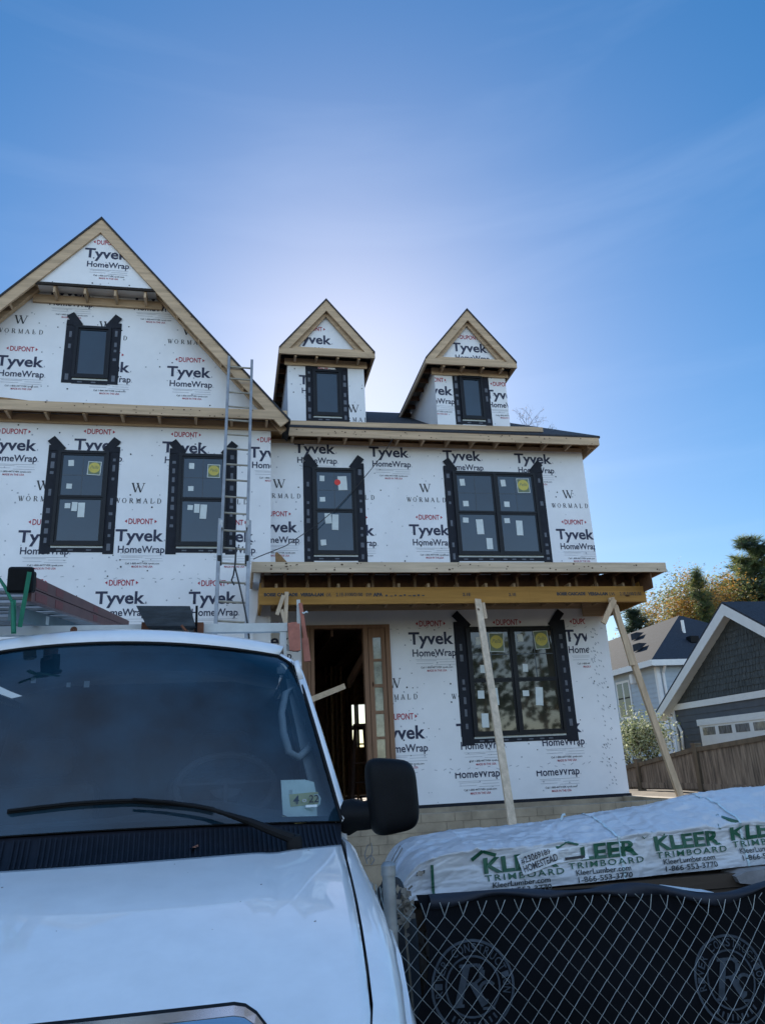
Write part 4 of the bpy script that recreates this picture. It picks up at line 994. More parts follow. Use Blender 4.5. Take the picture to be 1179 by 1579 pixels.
# things carried on the rack
M_BRN = mat('brown_fibreglass', (.16, .075, .07), .5, var=.2, vscale=7); M_TEAL = mat('teal_fibreglass', (.10, .17, .19), .5, var=.2, vscale=7); M_REDL = mat('ladder_label', (.20, .05, .05), .5, var=.2, vscale=30)
M_GRN = mat('green_webbing', (.015, .19, .11), .7, var=.2, vscale=30); M_ORS = mat('orange_webbing', (.42, .15, .10), .8, var=.25, vscale=25)
def ladder(name, label, near, far, w_, mr, h_, dz, nsec, cap, stickr=()):
    near, far = Vector(near), Vector(far); L_ = thing(name, label, 'ladder', near); d = far-near; t = d.normalized(); u = Vector((0, 0, 1)); u = (u-t*u.dot(t)).normalized(); s = t.cross(u)
    for k in range(nsec):
        for j in (0, 1):
            o = s*(-w_*j)+u*(-dz*k); m = MB(); m.board(near+o, far+o, h_, .03, mr, u)
            if j == 0:
                for (f, g2, c_) in stickr: 
                    c = near+o+d*f+s*.016; m.obox(c, t*g2, s*.001, u*h_*.36, c_)
            m.build('rail', L_, bevel=.004)
        q = .4
        while q < d.length-.2: m = MB(); m.tube([near+t*q+u*(-dz*k), near+t*q+u*(-dz*k)-s*w_], .014, M_ALU, 8); m.build('rung', L_); q += .305
    for j in (0, 1):
        if cap: m = MB(); c = near+s*(-w_*j); m.board(c-t*.06+s*-.012, c+t*.03+s*-.012, h_*1.8, .07, M_BLK, u); m.board(c-t*.075-s*.012, c-t*.055-s*.012, h_*2.1, .09, M_BLK, u); m.build('foot', L_, bevel=.012)
    return L_
nb = atd(44, 897, 3.02)
ladder('orbit_ladder'.replace('orbit', 'brown'), 'brown fibreglass extension ladder with black feet tied on the van roof rack', nb, atd(196, 962, 6.2), .42, M_BRN, .046, .050, 2, True, [(.05, .10, M_REDL), (.16, .08, M_REDL), (.48, .07, M_REDL)])
nt_ = atd(20, 946, 3.06)
ladder('teal_ladder', 'teal fibreglass ladder with a pale sticker lying under the brown ladder', nt_, atd(128, 971, 5.6), .40, M_TEAL, .055, .08, 1, False, [(.30, .05, M_STICK)])
m = MB()
g1 = [atd(x, y, 2.96) for x, y in ((0, 893), (8, 905), (20, 930), (21, 975))]
m.tube([g1[0]+Vector((-.1, 0, .03))]+g1, .006, M_GRN, 6); m.board(atd(21, 925, 2.955), atd(21.5, 977, 3.0), .017, .004, M_GRN, (1, 0, 0)); m.board(atd(46, 882, 2.93), atd(31, 967, 2.98), .015, .004, M_GRN, (1, 0, 0))
tag(m.build('green_strap', loc=atd(21, 977, 3.0)), 'green webbing strap tied round the ladder feet on the van roof', 'strap')
M_OLDW = mat('weathered_block', (.035, .04, .042), .8, var=.6, vscale=9, vstretch=(1, 1, 4), bump=.4, bscale=20)
b_ = MB(); P4 = [atd(210, 934, 3.50), atd(293, 934.5, 3.50), atd(301, 965, 3.44), atd(226, 965, 3.44)]
b_.prism(P4[::-1], (0, .14, .008), M_OLDW); tag(b_.build('weathered_block', loc=P4[3], bevel=.006), 'dark weathered block with a sloping face clamped on the white rack bar', 'block')
for px in (226, 307): m = MB(); c = atd(px, 971, 3.56); m.box(c.x-.02, c.x+.02, c.y-.02, c.y+.085, c.z-.03, c.z+.03, M_RUST); m.build('rack_clamp', rack)
m = MB()
c = atd(303, 952, 3.5); m.board(atd(303.5, 934, 3.48), atd(302.5, 978, 3.52), .010, .010, M_BLK, (1, 0, 0)); m.tube([atd(280, 964, 3.43), atd(286, 972, 3.44), atd(293, 977, 3.47), atd(301, 976, 3.5)], .006, M_RUST, 6)
m.build('clamp_pin', rack)
m = MB()
for x0, y0, x1, y1, w_ in ((448, 961, 451, 1003, .028), (453, 960, 456, 1004, .03), (458, 962, 459, 1003, .026)): m.board(atd(x0, y0, 3.60), atd(x1, y1, 3.58), w_, .012, M_ORS, (1, 0, 0))
m.board(atd(463, 930, 3.64), atd(471, 985, 3.62), .018, .006, M_ORS, (1, 0, 0)); m.board(atd(470, 984, 3.62), atd(474, 1020, 3.60), .03, .008, M_ORS, (1, 0, 0))
m.tube([atd(x, y, 3.62) for x, y in ((466, 944), (468, 946), (473, 943), (474, 945))], .004, M_STICK, 6)
tag(m.build('orange_strap', loc=atd(458, 1003, 3.58)), 'bundle of faded orange ratchet straps hanging from the end of the van rack', 'strap')

# ------------------------------------------------------------------ chain link fence
M_GALV = mat('galvanised_steel', (.33, .34, .34), .5, metal=.6, var=.25, vscale=20)
M_WIRE = mat('fence_wire', (.40, .42, .40), .5, metal=.5, var=.25, vscale=20)
M_SCR = mat('black_screen', (.005, .006, .009), .9, spec=.15, var=.5, vscale=4, bump=.3, bscale=5); M_SCRP = mat('screen_print', (.065, .08, .10), .9, spec=.15, var=.35, vscale=25)
M_SCRT = mat('screen_hem', (.010, .014, .026), .7, var=.4, vscale=6, bump=.4, bscale=8)
FD = 2.62; fp = atd(603, 1440, FD); FX = fp.x; FY = VY+FD
fence = thing('chain_link_fence', 'chain link fence with a black printed privacy screen beside the van', 'fence', (FX+1.2, FY, GZ))
m = MB(); m.tube([(FX, FY, GZ-.1), (FX, FY, atd(603, 1332, FD).z)], .0205, M_GALV, 16); m.lathe((FX, FY, atd(603, 1334, FD).z), (0, 0, 1), [(.0225, -.03), (.0235, 0), (.015, .01), (.001, .013)], M_GALV, 16)
for y in (1432, 1345): m.lathe((FX, FY, atd(603, y, FD).z), (0, 0, 1), [(.0215, -.008), (.024, -.008), (.024, .008), (.0215, .008)], M_GALV, 16)
m.build('post', fence, smooth=40)
def fpath(x): return FY+.0+(.30*(x-.25)**2 if x > .25 else 0)+.012*math.sin(x*5)
def ftop(x): return .228-.03*(x-FX)-.035*math.exp(-((x-.42)/.22)**2)
WR = .0013
def wires(mb, path, x0, x1, top):
    st = .0300; hs = st/2; zs_ = .031; n = int((x1-x0)/st)
    for k in range(n+1):
        xc = x0+hs+k*st; pts = []; j = 0; z = GZ+.03
        tz = top(xc)
        while z < tz:
            sgn = 1 if (j+k) % 2 else -1
            xx = xc+sgn*hs*1.02; jx_ = .004*math.sin(z*9+xc*7)
            p = Vector(path(xx+jx_)); pts.append((p.x, p.y+sgn*.0013, z)); z += zs_; j += 1
        q = Vector(path(xc)); pts.append((q.x, q.y, tz+.012))
        mb.tube(pts, WR, M_WIRE, 4, caps=False)
m = MB(); wires(m, lambda x: (x, fpath(x)-.012, 0), FX+.02, 2.1, lambda x: ftop(x)-.030); m.build('wire_mesh', fence)
m = MB(); wires(m, lambda y: (FX-.015-.02*math.sin(y*3), FY+.02+y, 0), 0, 1.4, lambda y: .24+.01*y); m.build('wire_mesh', fence)
def scr(x, z, e=0): return Vector((x, fpath(x)+.016+.008*math.sin(x*9+z*3)+.006*math.sin(z*17+x*4)+.02*max(0, (-.1-z))*math.sin(x*3)-e, z))
SX0 = FX+.10
def scrg(a, b):
    x = lerp(SX0-.03+.05*math.sin(b*9), 2.1, a); return scr(x, lerp(GZ+.06, ftop(x), b))
m = MB(); m.grid(scrg, 90, 30, M_SCR)
def logo(cx_, cz_, r):
    fr = lambda x, z: scr(x, z, .004)
    def circ(rr, t, n=48):
        for k in range(n): a, b = 2*math.pi*k/n, 2*math.pi*(k+1)/n; stroke(m, (cx_+rr*math.cos(a), cz_+rr*math.sin(a)), (cx_+rr*math.cos(b), cz_+rr*math.sin(b)), t, fr, M_SCRP)
    circ(r, .008); circ(r*.66, .006)
    s = 'RIVER CONSTRUCTION'
    for i, ch in enumerate(s):
        if ch == ' ': continue
        a = R(188-i*(196/(len(s)-1))); px_, pz_ = cx_+r*.75*math.cos(a), cz_+r*.75*math.sin(a)
        write(m, ch, px_, pz_, r*.13, r*.19, M_SCRP, fr, None, .01, center=True, rot=a-math.pi/2)
    for i in range(9):   # small worn marks along the foot of the ring
        a = R(232+i*9.5); c0 = (cx_+r*.76*math.cos(a), cz_+r*.76*math.sin(a)); c1 = (cx_+r*.90*math.cos(a), cz_+r*.90*math.sin(a)); stroke(m, c0, c1, r*.05, fr, M_SCRP)
    # the monogram: a big letter with a smaller one tucked under its leg
    q = r*.5
    for (a, b, c, d, t) in ((-.75, -.75, -.25, .9, .34), (-1.0, -.8, -.45, -.8, .14), (-.62, .92, .30, .92, .14), (.30, .92, .52, .7, .2), (.52, .7, .45, .35, .26), (.45, .35, .1, .12, .14), (-.3, .12, .12, .12, .12), (.0, .14, .55, -.85, .34), (.45, -.98, 1.05, -1.0, .12)):
        stroke(m, (cx_+a*q, cz_+b*q), (cx_+c*q, cz_+d*q), t*q, fr, M_SCRP)
    for k in range(9):
        a, b = R(40+k*29), R(40+(k+1)*29); o = (.72, -.25)
        if k < 8: stroke(m, (cx_+(o[0]+.42*math.cos(a))*q, cz_+(o[1]+.42*math.sin(a))*q), (cx_+(o[0]+.42*math.cos(b))*q, cz_+(o[1]+.42*math.sin(b))*q), .16*q, fr, M_SCRP)
l1 = atd(727, 1520, FD+.02); logo(l1.x, l1.z, .126); l2 = atd(1118, 1507, FD+.06); logo(l2.x, l2.z, .128)
m.build('privacy_screen', fence, smooth=True)
m = MB()
def hem(a, b):
    x = lerp(SX0+.03, 2.1, a); w_ = .021+.007*math.sin(x*7)+.006*math.sin(x*19)
    ang = b*math.pi*1.1; p = scr(x, ftop(x)-w_*.5)
    return p+Vector((0, -.024*math.sin(ang)-.006*math.sin(x*23+b*5)+.004, w_*.7*-math.cos(ang)+.006*math.sin(x*13)))
m.grid(hem, 120, 8, M_SCRT, flip=True); m.build('screen_hem', fence, smooth=True)

# ------------------------------------------------------------------ wrapped bundle of trim boards
M_KW = mat('bundle_wrap', (.58, .59, .61), .32, var=.06, vscale=3, bump=.5, bscale=6, bstretch=(.7, 1, 1.6)); M_KG = mat('bundle_green', (.012, .10, .055), .5, var=.3, vscale=20); M_KT = mat('bundle_text', (.03, .04, .04), .5, var=.3, vscale=20)
M_BAND = mat('clear_band', (.55, .66, .68), .25, var=.15, vscale=12)
B0 = atd(622, 1392, 3.38); bz = B0.z
def ridge(p, q, w, x, z):  # soft fold along a line in the face
    return 0
from mathutils import noise as NZ
_rf = random.Random(5); FOLDS = []
for _ in range(46):
    fu_, fv_ = _rf.uniform(0, 3.2), _rf.uniform(0, 1.9); fa_ = _rf.choice((_rf.gauss(0, .25), _rf.gauss(1.2, .4), _rf.gauss(-1.0, .3))); FOLDS.append((fu_, fv_, math.cos(fa_), math.sin(fa_), _rf.uniform(.08, .35), _rf.uniform(.006, .012), _rf.uniform(-.7, 1)))
def folds(u, v):
    h = 0
    for (a, b, c, d, ln, w_, amp) in FOLDS:
        du = u-a; dv = (v-b)*.19; t = du*c+dv*d; n = -du*d+dv*c
        if abs(t) < ln and abs(n) < .05: h += amp*(1-(t/ln)**2)*math.exp(-abs(n)/w_)
    return h
def bun(u, v):
    """u metres along from the left end, v 0..1 up the front face, 1..2 across the top, 2..3 down the back"""
    x = B0.x+u; yf = VY+3.40+.05*u; L_ = min(1, max(0, u)/.22); end = math.sqrt(max(0, 1-(1-L_)**2)); end = .22+.78*end
    H = .170*end+.018*min(u, 2.2)*.5; dp = .58*(.5+.5*end)
    crown = .006+.092*sstep(.45, 2.0, u)
    if v <= 1: y, z = yf+.01*math.sin(v*2), bz+.0+H*v+.012*u
    elif v <= 2:
        t = v-1; y = yf+dp*t; z = bz+.012*u+H+crown*math.sin(math.pi*t*.75)+.02*t
    else: t = v-2; y = yf+dp; z = bz+.012*u+(H+crown*.7+.02)*(1-t)
    # soft corner at the top edge
    n1 = NZ.noise(Vector((u*2.3, v*2.2, 1.7))); n2 = NZ.noise(Vector((u*6+v*2, v*6-u*1.5, 4.2))); n3 = NZ.noise(Vector((u*15-v*5, v*13, 9.1)))
    k = .011 if v < .95 else .026
    fo = folds(u, v)*.0085; gx = fo+.016*math.exp(-((u-.14)/.03)**2)+.010*math.exp(-((u-.02-.10*v)/.02)**2)
    return Vector((x, y-(n1*k+n2*k*.5+(.35-abs(n3))*k*.5)-(gx if v <= 1 else fo*.3), z+(n1*k*.7+n2*k*.45+(.3-abs(n3))*k*.5+fo if v > .6 else 0)-(.012*math.exp(-((v-1)/.10)**2))))
UL = 3.3
bundle = thing('trim_board_bundle', 'wrapped bundle of trim boards with green lettering lying above the fence', 'lumber bundle', B0+Vector((UL/2, .35, 0)))
m = MB(); m.grid(lambda a, b: bun(a*UL, b*3), 360, 120, M_KW)
m.face([bun(0, k*3/120) for k in range(121)], M_KW); m.build('wrap', bundle, smooth=True)
m = MB()
def bfr(e=.003): return lambda u, h: bun(u, h/.19)+Vector((0, -e, 0))
def uv(px, py):   # where a sight line meets the front of the bundle
    p = atd(px, py, 3.42); u = p.x-B0.x; H = (bun(u, .99).z-bun(u, 0).z+.012); return u, (p.z-bz-.012*u)/H*.19
def kleer(px, py, hide=0, k=1.0):
    u, h = uv(px, py); f = bfr(.0055); sl = .015
    P = [(u-.055, h+.055), (u-.0, h+.085), (u+.045, h+.06), (u+.05, h+.075), (u+.0, h+.108), (u-.06, h+.07)]
    stroke(m, (u-.05, h+.060), (u+.0, h+.098), .016, f, M_KG); stroke(m, (u+.0, h+.098), (u+.06, h+.072), .016, f, M_KG)
    write(m, 'KLEER'[hide:], u+(0 if not hide else .065), h, .34 if not hide else .275, .064, M_KG, f, None, .035)
    write(m, 'TRIMBOARD', u, h-.034, .36, .025, M_KG, f, None, .008, space=1.25)
    write(m, 'KleerLumber.com', u+.03, h-.062, .26, .022, M_KT, f, None, .012); write(m, '1-866-553-3770', u+.035, h-.092, .26, .022, M_KT, f, None, .012)
kleer(746, 1346); kleer(878, 1329, 1); kleer(1017, 1313); kleer(1140, 1297)
m.build('lettering', bundle)
m = MB()
def card(px, py, w_, h_, rot, mm, e, txt=()):
    u, h = uv(px, py); c_, s_ = math.cos(rot), math.sin(rot); f0 = bfr(e)
    fl = lambda x, z, f=f0: f(u+x*c_-z*s_, h+x*s_+z*c_)
    for i in range(30):
        for j in range(10): m.face([fl(w_*i/30, h_*j/10), fl(w_*(i+1)/30, h_*j/10), fl(w_*(i+1)/30, h_*(j+1)/10), fl(w_*i/30, h_*(j+1)/10)], mm)
    fu = bfr(e+.008)
    for (s, x, z, ww, cap) in txt: write(m, s, x, z, ww, cap, M_BLACKP, lambda a, b: fl(a, b, fu), None, .012)
    return lambda x0, x1, z0, z1, mm2: m.face([fl(x0, z0, fu), fl(x1, z0, fu), fl(x1, z1, fu), fl(x0, z1, fu)], mm2)
M_LABEL = mat('white_label', (.75, .77, .79), .4, var=.05, vscale=8)
card(806, 1350, .185, .085, .22, M_LABEL, .012, [('#23069189', .008, .048, .14, .026), ('HOMESTEAD', .008, .012, .165, .028)])
m.build('label', bundle); m = MB(); b2 = card(860, 1332, .155, .062, .03, M_LABEL, .007); b2(.04, .135, .008, .024, M_BLACKP); b2(.01, .06, .05, .053, M_GREYP); b2(.01, .12, .04, .042, M_GREYP)
m.build('label', bundle); m = MB(); b3 = card(640, 1350, .035, .018, -.1, M_BLACKP, .006)
m.build('label', bundle)
for u in (.13, 1.0, 1.62):
    m = MB(); pts = [bun(u+.06*max(0, v/24-1), v/24)+Vector((0, -.004, .004 if v > 20 else 0)) for v in range(0, 48 if u > .5 else 20)]
    w_ = Vector((.006, 0, 0))
    for q0, q1 in zip(pts, pts[1:]): m.face([q0-w_, q0+w_, q1+w_, q1-w_], M_BAND if u > .5 else M_KG)
    m.build('packing_band', bundle, smooth=True)
m = MB(); c = atd(868, 1268, 3.85); m.tube([c+Vector(q) for q in ((-.012, 0, -.03), (-.014, -.01, .015), (-.004, -.012, .035), (.008, -.014, .036))], .006, M_BAND, 6); m.tube([c+Vector(q) for q in ((-.01, -.01, -.02), (.006, -.02, -.015), (.016, -.016, 0))], .006, M_BAND, 6); m.build('band_tail', bundle)
# what the bundle lies on
gp = 'timber stacked under the bundle'
M_OLDL = wood('weathered_lumber', (.085, .06, .042), 'x'); M_PVC = mat('white_trim', (.62, .66, .68), .4, var=.1, vscale=6)
zb2 = bz-.02
for k, (z0, dy, mm, lab) in enumerate(((GZ, .0, M_OLDL, 'lowest'), )):
    m = MB(); n = 0; z = GZ
    while z < zb2-.04:
        for j in range(5): m.box(B0.x+.12+random.uniform(-.04, .05), B0.x+UL, VY+3.46+j*.14, VY+3.59+j*.14, z, z+.085, M_OLDL)
        z += .09
    m.box(B0.x+.2, B0.x+UL, VY+3.45, VY+4.1, z, bz-.002, M_OLDL)
    o = m.build('lumber_stack', loc=(B0.x+UL/2, VY+3.7, GZ)); tag(o, 'stack of weathered brown timber under the wrapped bundle', 'lumber stack')
pa, pb = atd(968, 1376, 3.05), atd(1090, 1380, 3.05)
m = MB(); m.board(pa, pb, .03, .09, M_PVC); m.board(atd(1024, 1370, 3.1), atd(1080, 1377, 3.1), .02, .08, M_PVC); tag(m.build('trim_offcut', loc=pa), 'white trim offcuts lying behind the sagging top of the screen', 'trim offcut')
m = MB(); P5 = [atd(x, y, 3.42) for x, y in ((1134, 1352), (1150, 1344), (1179, 1340), (1230, 1338), (1230, 1366), (1179, 1366), (1140, 1362))]
m.prism(P5[::-1], (0, .12, .01), mat('torn_paper', (.30, .28, .27), .7, var=.3, vscale=9, bump=.5, bscale=12)); tag(m.build('torn_wrapping', loc=P5[6], bevel=.01), 'torn grey wrapping at the right end under the bundle', 'wrapping')
# rubbish in the corner behind the post
M_TARP = mat('dark_tarp', (.022, .025, .03), .7, var=.5, vscale=7, bump=.6, bscale=7)
m = MB()
tc_ = atd(588, 1420, 3.05)
def tarp(a, b):
    th, ph = a*2*math.pi, b*math.pi/2; n = NZ.noise(Vector((math.cos(th)*1.3, math.sin(th)*1.3, b*2)))*.35+NZ.noise(Vector((math.cos(th)*4, math.sin(th)*4, b*5)))*.18
    r = .14*(1+n); return Vector((tc_.x+math.cos(th)*math.cos(ph)**.6*r*.9+.03, VY+3.05+math.sin(th)*math.cos(ph)**.6*r*.8, GZ+(1.17+n*.08)*math.sin(ph)))
m.grid(tarp, 40, 30, M_TARP); tag(m.build('dark_tarp', loc=(tc_.x, VY+3.05, GZ), smooth=True), 'crumpled dark tarp heaped behind the fence post beside the van', 'tarp')
M_LW = mat('thin_wire', (.3, .3, .3), .5, metal=.5, var=.2, vscale=9)
m = MB(); 
for pts in ([(566, 1332), (562, 1318), (566, 1304), (572, 1300), (574, 1312), (570, 1326)], [(564, 1326), (572, 1318), (577, 1326), (572, 1334)], [(600, 1336), (608, 1318), (617, 1304), (620, 1308), (612, 1322), (604, 1334)]): m.tube([atd(x, y, 2.95) for x, y in pts], .0022, M_LW, 5)
tag(m.build('loose_wire', loc=atd(566, 1332, 2.95)), 'tangled loose wire sticking up between the van mirror and the bundle', 'wire')
M_LEAFD = mat('dry_leaf', (.26, .22, .17), .9, var=.4, vscale=20)
m = MB()
c = atd(622, 1398, 2.85)
for _ in range(60):
    a = c+Vector((random.gauss(0, .02), random.gauss(0, .02), random.gauss(0, .035))); d = Vector((random.gauss(0, 1), random.gauss(0, 1), random.gauss(0, 1))).normalized()*.015; e = d.orthogonal()*.6
    m.face([a-d, a+e, a+d, a-e], M_LEAFD)
m.tube([c+Vector((0, .0, -.04)), c+Vector((.03, .02, -.5)), c+Vector((.05, .02, GZ-c.z))], .004, M_LEAFD, 5)
tag(m.build('dry_weed', loc=(c.x, c.y, GZ)), 'dry brown weed caught behind the chain link beside the post', 'weed')

# ------------------------------------------------------------------ neighbours
M_FENCE = mat('weathered_fence', (.05, .04, .033), .9, var=.55, vscale=5, vstretch=(3, 3, .35), bump=.3, bscale=20, bstretch=(3, 3, .3), col2=(.27, .225, .18))
M_FENCEP = mat('fence_post_wood', (.12, .095, .065), .9, var=.5, vscale=8, vstretch=(1, 1, .2))
FXW = 8.3
wf = thing('wooden_fence', 'weathered brown board fence between the new house and the grey garage', 'fence', (FXW, 2, gheight(FXW, 2)))
posts = []
for px, py in ((983, 1172), (1072, 1148)): p = atx(px, py, FXW); posts.append((p.y, p.z))
(y1, z1_), (y2, z2_) = posts; dy = y1-y2; dz_ = z1_-z2_
plist = [(y1+dy, z1_+dz_), (y1, z1_), (y2, z2_), (y2-dy, z2_+.14), (y2-2*dy, z2_+.22)]
for (y, z) in plist:
    m = MB(); m.box(FXW-.07, FXW+.07, y-.07, y+.07, gheight(FXW, y)-.1, z, M_FENCEP); m.prism([(FXW-.08, y-.08, z), (FXW+.08, y-.08, z), (FXW+.08, y+.08, z), (FXW-.08, y+.08, z)], (0, 0, .03), M_FENCEP); m.build('post', wf)
for (a, za), (b, zb__) in zip(plist, plist[1:]):
    m = MB(); za -= .10; zb__ -= .10; n = int((a-b-.14)/.14); bw = (a-b-.14)/n
    for k in range(n):
        y = a-.07-bw*(k+.5); t = (a-y)/(a-b); zt2 = lerp(za, zb__, t)+.0; g0 = gheight(FXW, y)
        xo = random.uniform(-.006, .006); m.box(FXW-.012+xo, FXW+.012+xo, y-bw*.47, y+bw*.47, g0+.03, zt2-.03, M_FENCE)
    m.board((FXW, a-.07, za), (FXW, b+.07, zb__), .09, .10, M_FENCEP)
    m.board((FXW-.025, a-.07, gheight(FXW, a)+.12), (FXW-.025, b+.07, gheight(FXW, b)+.14), .12, .025, M_FENCE); m.build('board_panel', wf)

M_SIDD = mat('dark_grey_siding', (.075, .083, .095), .7, var=.2, vscale=3); M_SHAKE = mat('dark_shakes', (.065, .075, .075), .85, var=.45, vscale=6, vstretch=(1, 3, .5))
M_WTRIM = mat('white_trim_paint', (.72, .72, .69), .5, var=.06, vscale=4); M_ROOFN = mat('dark_roof_shingle', (.022, .028, .04), .9, var=.6, vscale=16, bump=.5, bscale=24)
XG_ = 12.6; XGr = XG_-.35
c0 = atx(1038, 1100, XG_); ap = atx(1112, 931, XGr); ev = atx(1016, 1091, XGr); 
yc, ya, za = c0.y, ap.y, ap.z; slope = (za-ev.z)/(ev.y-ya); yn = 2*ya-yc; zev = za-.05-slope*(yc-ya); gg = gheight(XG_, 3)
gar = thing('grey_garage', 'dark grey garage with shake gable and white trim behind the board fence', 'garage', (XG_+2, ya, gg))
m = MB(); m.prism([(XG_, yn, gg-.3), (XG_, yc, gg-.3), (XG_, yc, zev), (XG_, ya, za-.15), (XG_, yn, zev)][::-1], (7, 0, 0), M_SIDD)
zband = atx(1045, 1094, XG_).z
def side(e): return lambda a, b: (XG_-e, a, b)
z = gg
while z < zband:   # lap boards
    m.face([(XG_-.022, yc, z), (XG_-.022, yn, z), (XG_-.006, yn, z+.19), (XG_-.006, yc, z+.19)], M_SIDD); m.face([(XG_-.004, yc, z), (XG_-.004, yn, z), (XG_-.022, yn, z), (XG_-.022, yc, z)], M_SIDD); z += .19
tri = [(yn, zev), (yc, zev), (ya, za-.15)]
z = zband
while z < za:
    y = yn-random.uniform(0, .1)
    while y < yc:
        w_ = random.uniform(.09, .2); dzr = random.uniform(-.008, .012); P = clip2([(y+.006, z+dzr), (y+w_-.006, z+dzr), (y+w_-.006, z+.19), (y+.006, z+.19)], tri)
        if len(P) >= 3:
            e = random.uniform(.0, .008); m.face([(XG_-.03-e+(q[1]-z)*.12, q[0], q[1]) for q in P][::-1], M_SHAKE)
        y += w_
    z += .17
m.build('wall', gar)
m = MB(); m.box(XG_-.055, XG_-.001, yn, yc+.02, zband-.02, zband+.16, M_WTRIM); m.box(XG_-.05, XG_+.10, yc-.10, yc+.012, gg, zband-.021, M_WTRIM); m.build('trim_band', gar)
for sg in (-1, 1):
    e = yc-ya+.45; P = [Vector((XGr, ya, za)), Vector((XGr, ya+sg*e, za-slope*e))]; 
    m = MB(); q = [P[0], P[1], P[1]+Vector((7.8, 0, 0)), P[0]+Vector((7.8, 0, 0))]; m.prism(q if sg > 0 else q[::-1], (0, 0, .06), M_ROOFN); m.build('roof', gar)
    dn = Vector((0, 0, -.001)); k = Vector((0, 0, -.30))
    m = MB(); q = [P[0]+dn, P[1]+dn, P[1]+k*.9, P[0]+k*1.1]; m.prism(q if sg < 0 else q[::-1], (.05, 0, 0), M_WTRIM)
    q = [P[0]+k*.75+Vector((.051, 0, 0)), P[1]+k*.75+Vector((.051, 0, 0)), P[1]+k*.75+Vector((.33, 0, 0)), P[0]+k*.75+Vector((.33, 0, 0))]; m.prism(q, (0, 0, -.03), M_WTRIM); m.build('rake_board', gar)
ge = ya+(yc-ya+.45); gze = za-slope*(yc-ya+.45)
m = MB(); m.tube([(XGr, ge+.05, gze-.08), (XGr+7, ge+.05, gze-.08)], .06, M_WTRIM, 8); m.build('gutter', gar)
dsp = [atx(x, y, XG_-.06) for x, y in ((1022, 1098), (1030, 1108), (1043, 1114), (1050, 1128), (1054, 1168))]
m = MB(); m.tube(dsp, .045, M_WTRIM, 8); m.build('downspout', gar, smooth=True)
M_GDG = mat('garage_glass', (.18, .18, .19), .08, ior=1.6, var=.7, vscale=7, vstretch=(1, 2, .6))
t0, t1 = atx(1076, 1113, XG_-.05), atx(1215, 1094, XG_-.05); zt0 = t0.z
m = MB(); m.box(XG_-.05, XG_-.024, t1.y-.6, t0.y, gg, zt0-.12, M_WTRIM); m.box(XG_-.075, XG_-.024, t1.y-.7, t0.y+.06, zt0-.12, zt0+.06, M_WTRIM); gd = m.build('garage_door', gar)
y = t0.y-.16; 
while y > t1.y-.4: m = MB(); m.box(XG_-.056, XG_-.051, y-.62, y, zt0-.40, zt0-.18, M_GDG); m.build('pane', gd); y -= .80

M_SIDL = mat('pale_blue_siding', (.40, .46, .50), .7, var=.08, vscale=2); M_ROOFL = mat('grey_roof_shingle', (.020, .026, .036), .95, var=.4, vscale=7, bump=.08, bscale=16, spec=.1)
hx = 16.0; cc = atx(1003, 1018, hx-.4); hy, hz = cc.y, cc.z
apx_ = None
for k in range(200):    # the hip peak sits at 45 degrees from the eave corner
    s = .05*k; q = atx(1046, 949, hx-.4+s)
    if q.y >= hy+s: apx_ = (hx-.4+s, hy+s, q.z); break
hs_ = apx_[0]-(hx-.4); gl_ = gheight(hx, hy)
nb_ = thing('grey_house', 'pale blue grey house with a hip roof behind the garage', 'house', (hx+hs_, hy+6, gl_))
m = MB(); bx0, by0, bx1, by1 = hx, hy+.4, hx+2*hs_-.8, hy+22
m.box(bx0, bx1, by0, by1, gl_-.3, hz-.15, M_SIDL)
z = gl_
while z < hz-.3:
    m.face([(bx0-.02, by1, z), (bx0-.02, by0-.02, z), (bx0-.004, by0-.004, z+.2), (bx0-.004, by1, z+.2)], M_SIDL); m.face([(bx0-.02, by0-.02, z), (bx1, by0-.02, z), (bx1, by0-.004, z+.2), (bx0-.004, by0-.004, z+.2)], M_SIDL); z += .2
m.build('wall', nb_)
e0, e1, e2, e3 = Vector((hx-.4, hy, hz)), Vector((hx-.4+2*hs_, hy, hz)), Vector((hx-.4+2*hs_, hy+23, hz)), Vector((hx-.4, hy+23, hz))
pk, pk2 = Vector(apx_), Vector((apx_[0], hy+23-hs_, apx_[2]))
m = MB(); m.face([e0, e1, pk], M_ROOFN); m.face([e1, e2, pk2, pk], M_ROOFN); m.face([e2, e3, pk2], M_ROOFN); m.face([e3, e0, pk, pk2], M_ROOFL)
m.face([e3, e2, e1, e0], M_WTRIM); rfn = m.build('roof', nb_)
m = MB(); m.box(e0.x, e1.x, hy-.03, hy-.002, hz-.22, hz+.02, M_WTRIM); m.box(e0.x-.03, e0.x-.002, hy, hy+23, hz-.22, hz+.02, M_WTRIM); m.build('gutter', nb_)
m = MB(); m.box(bx0-.03, bx0+.14, by0-.03, by0+.14, gl_, hz-.23, M_WTRIM); m.tube([(bx0+.25, hy+.05, hz-.15), (bx0+.25, by0-.07, hz-.5), (bx0+.25, by0-.07, gl_)], .06, M_WTRIM, 8); m.build('downspout', nb_)
wa, wb = atx(951, 1056, bx0-.03), atx(976, 1105, bx0-.03)
ya_, yb_ = max(wa.y, wb.y), min(wa.y, wb.y); zt3, zb3 = atx(963, 1053, bx0-.03).z, atx(963, 1106, bx0-.03).z
m = MB(); 
m.box(bx0-.06, bx0-.021, yb_-.1, ya_+.1, zb3-.1, zt3+.1, M_WTRIM); wn_ = m.build('window', nb_)
ym = (ya_+yb_)/2
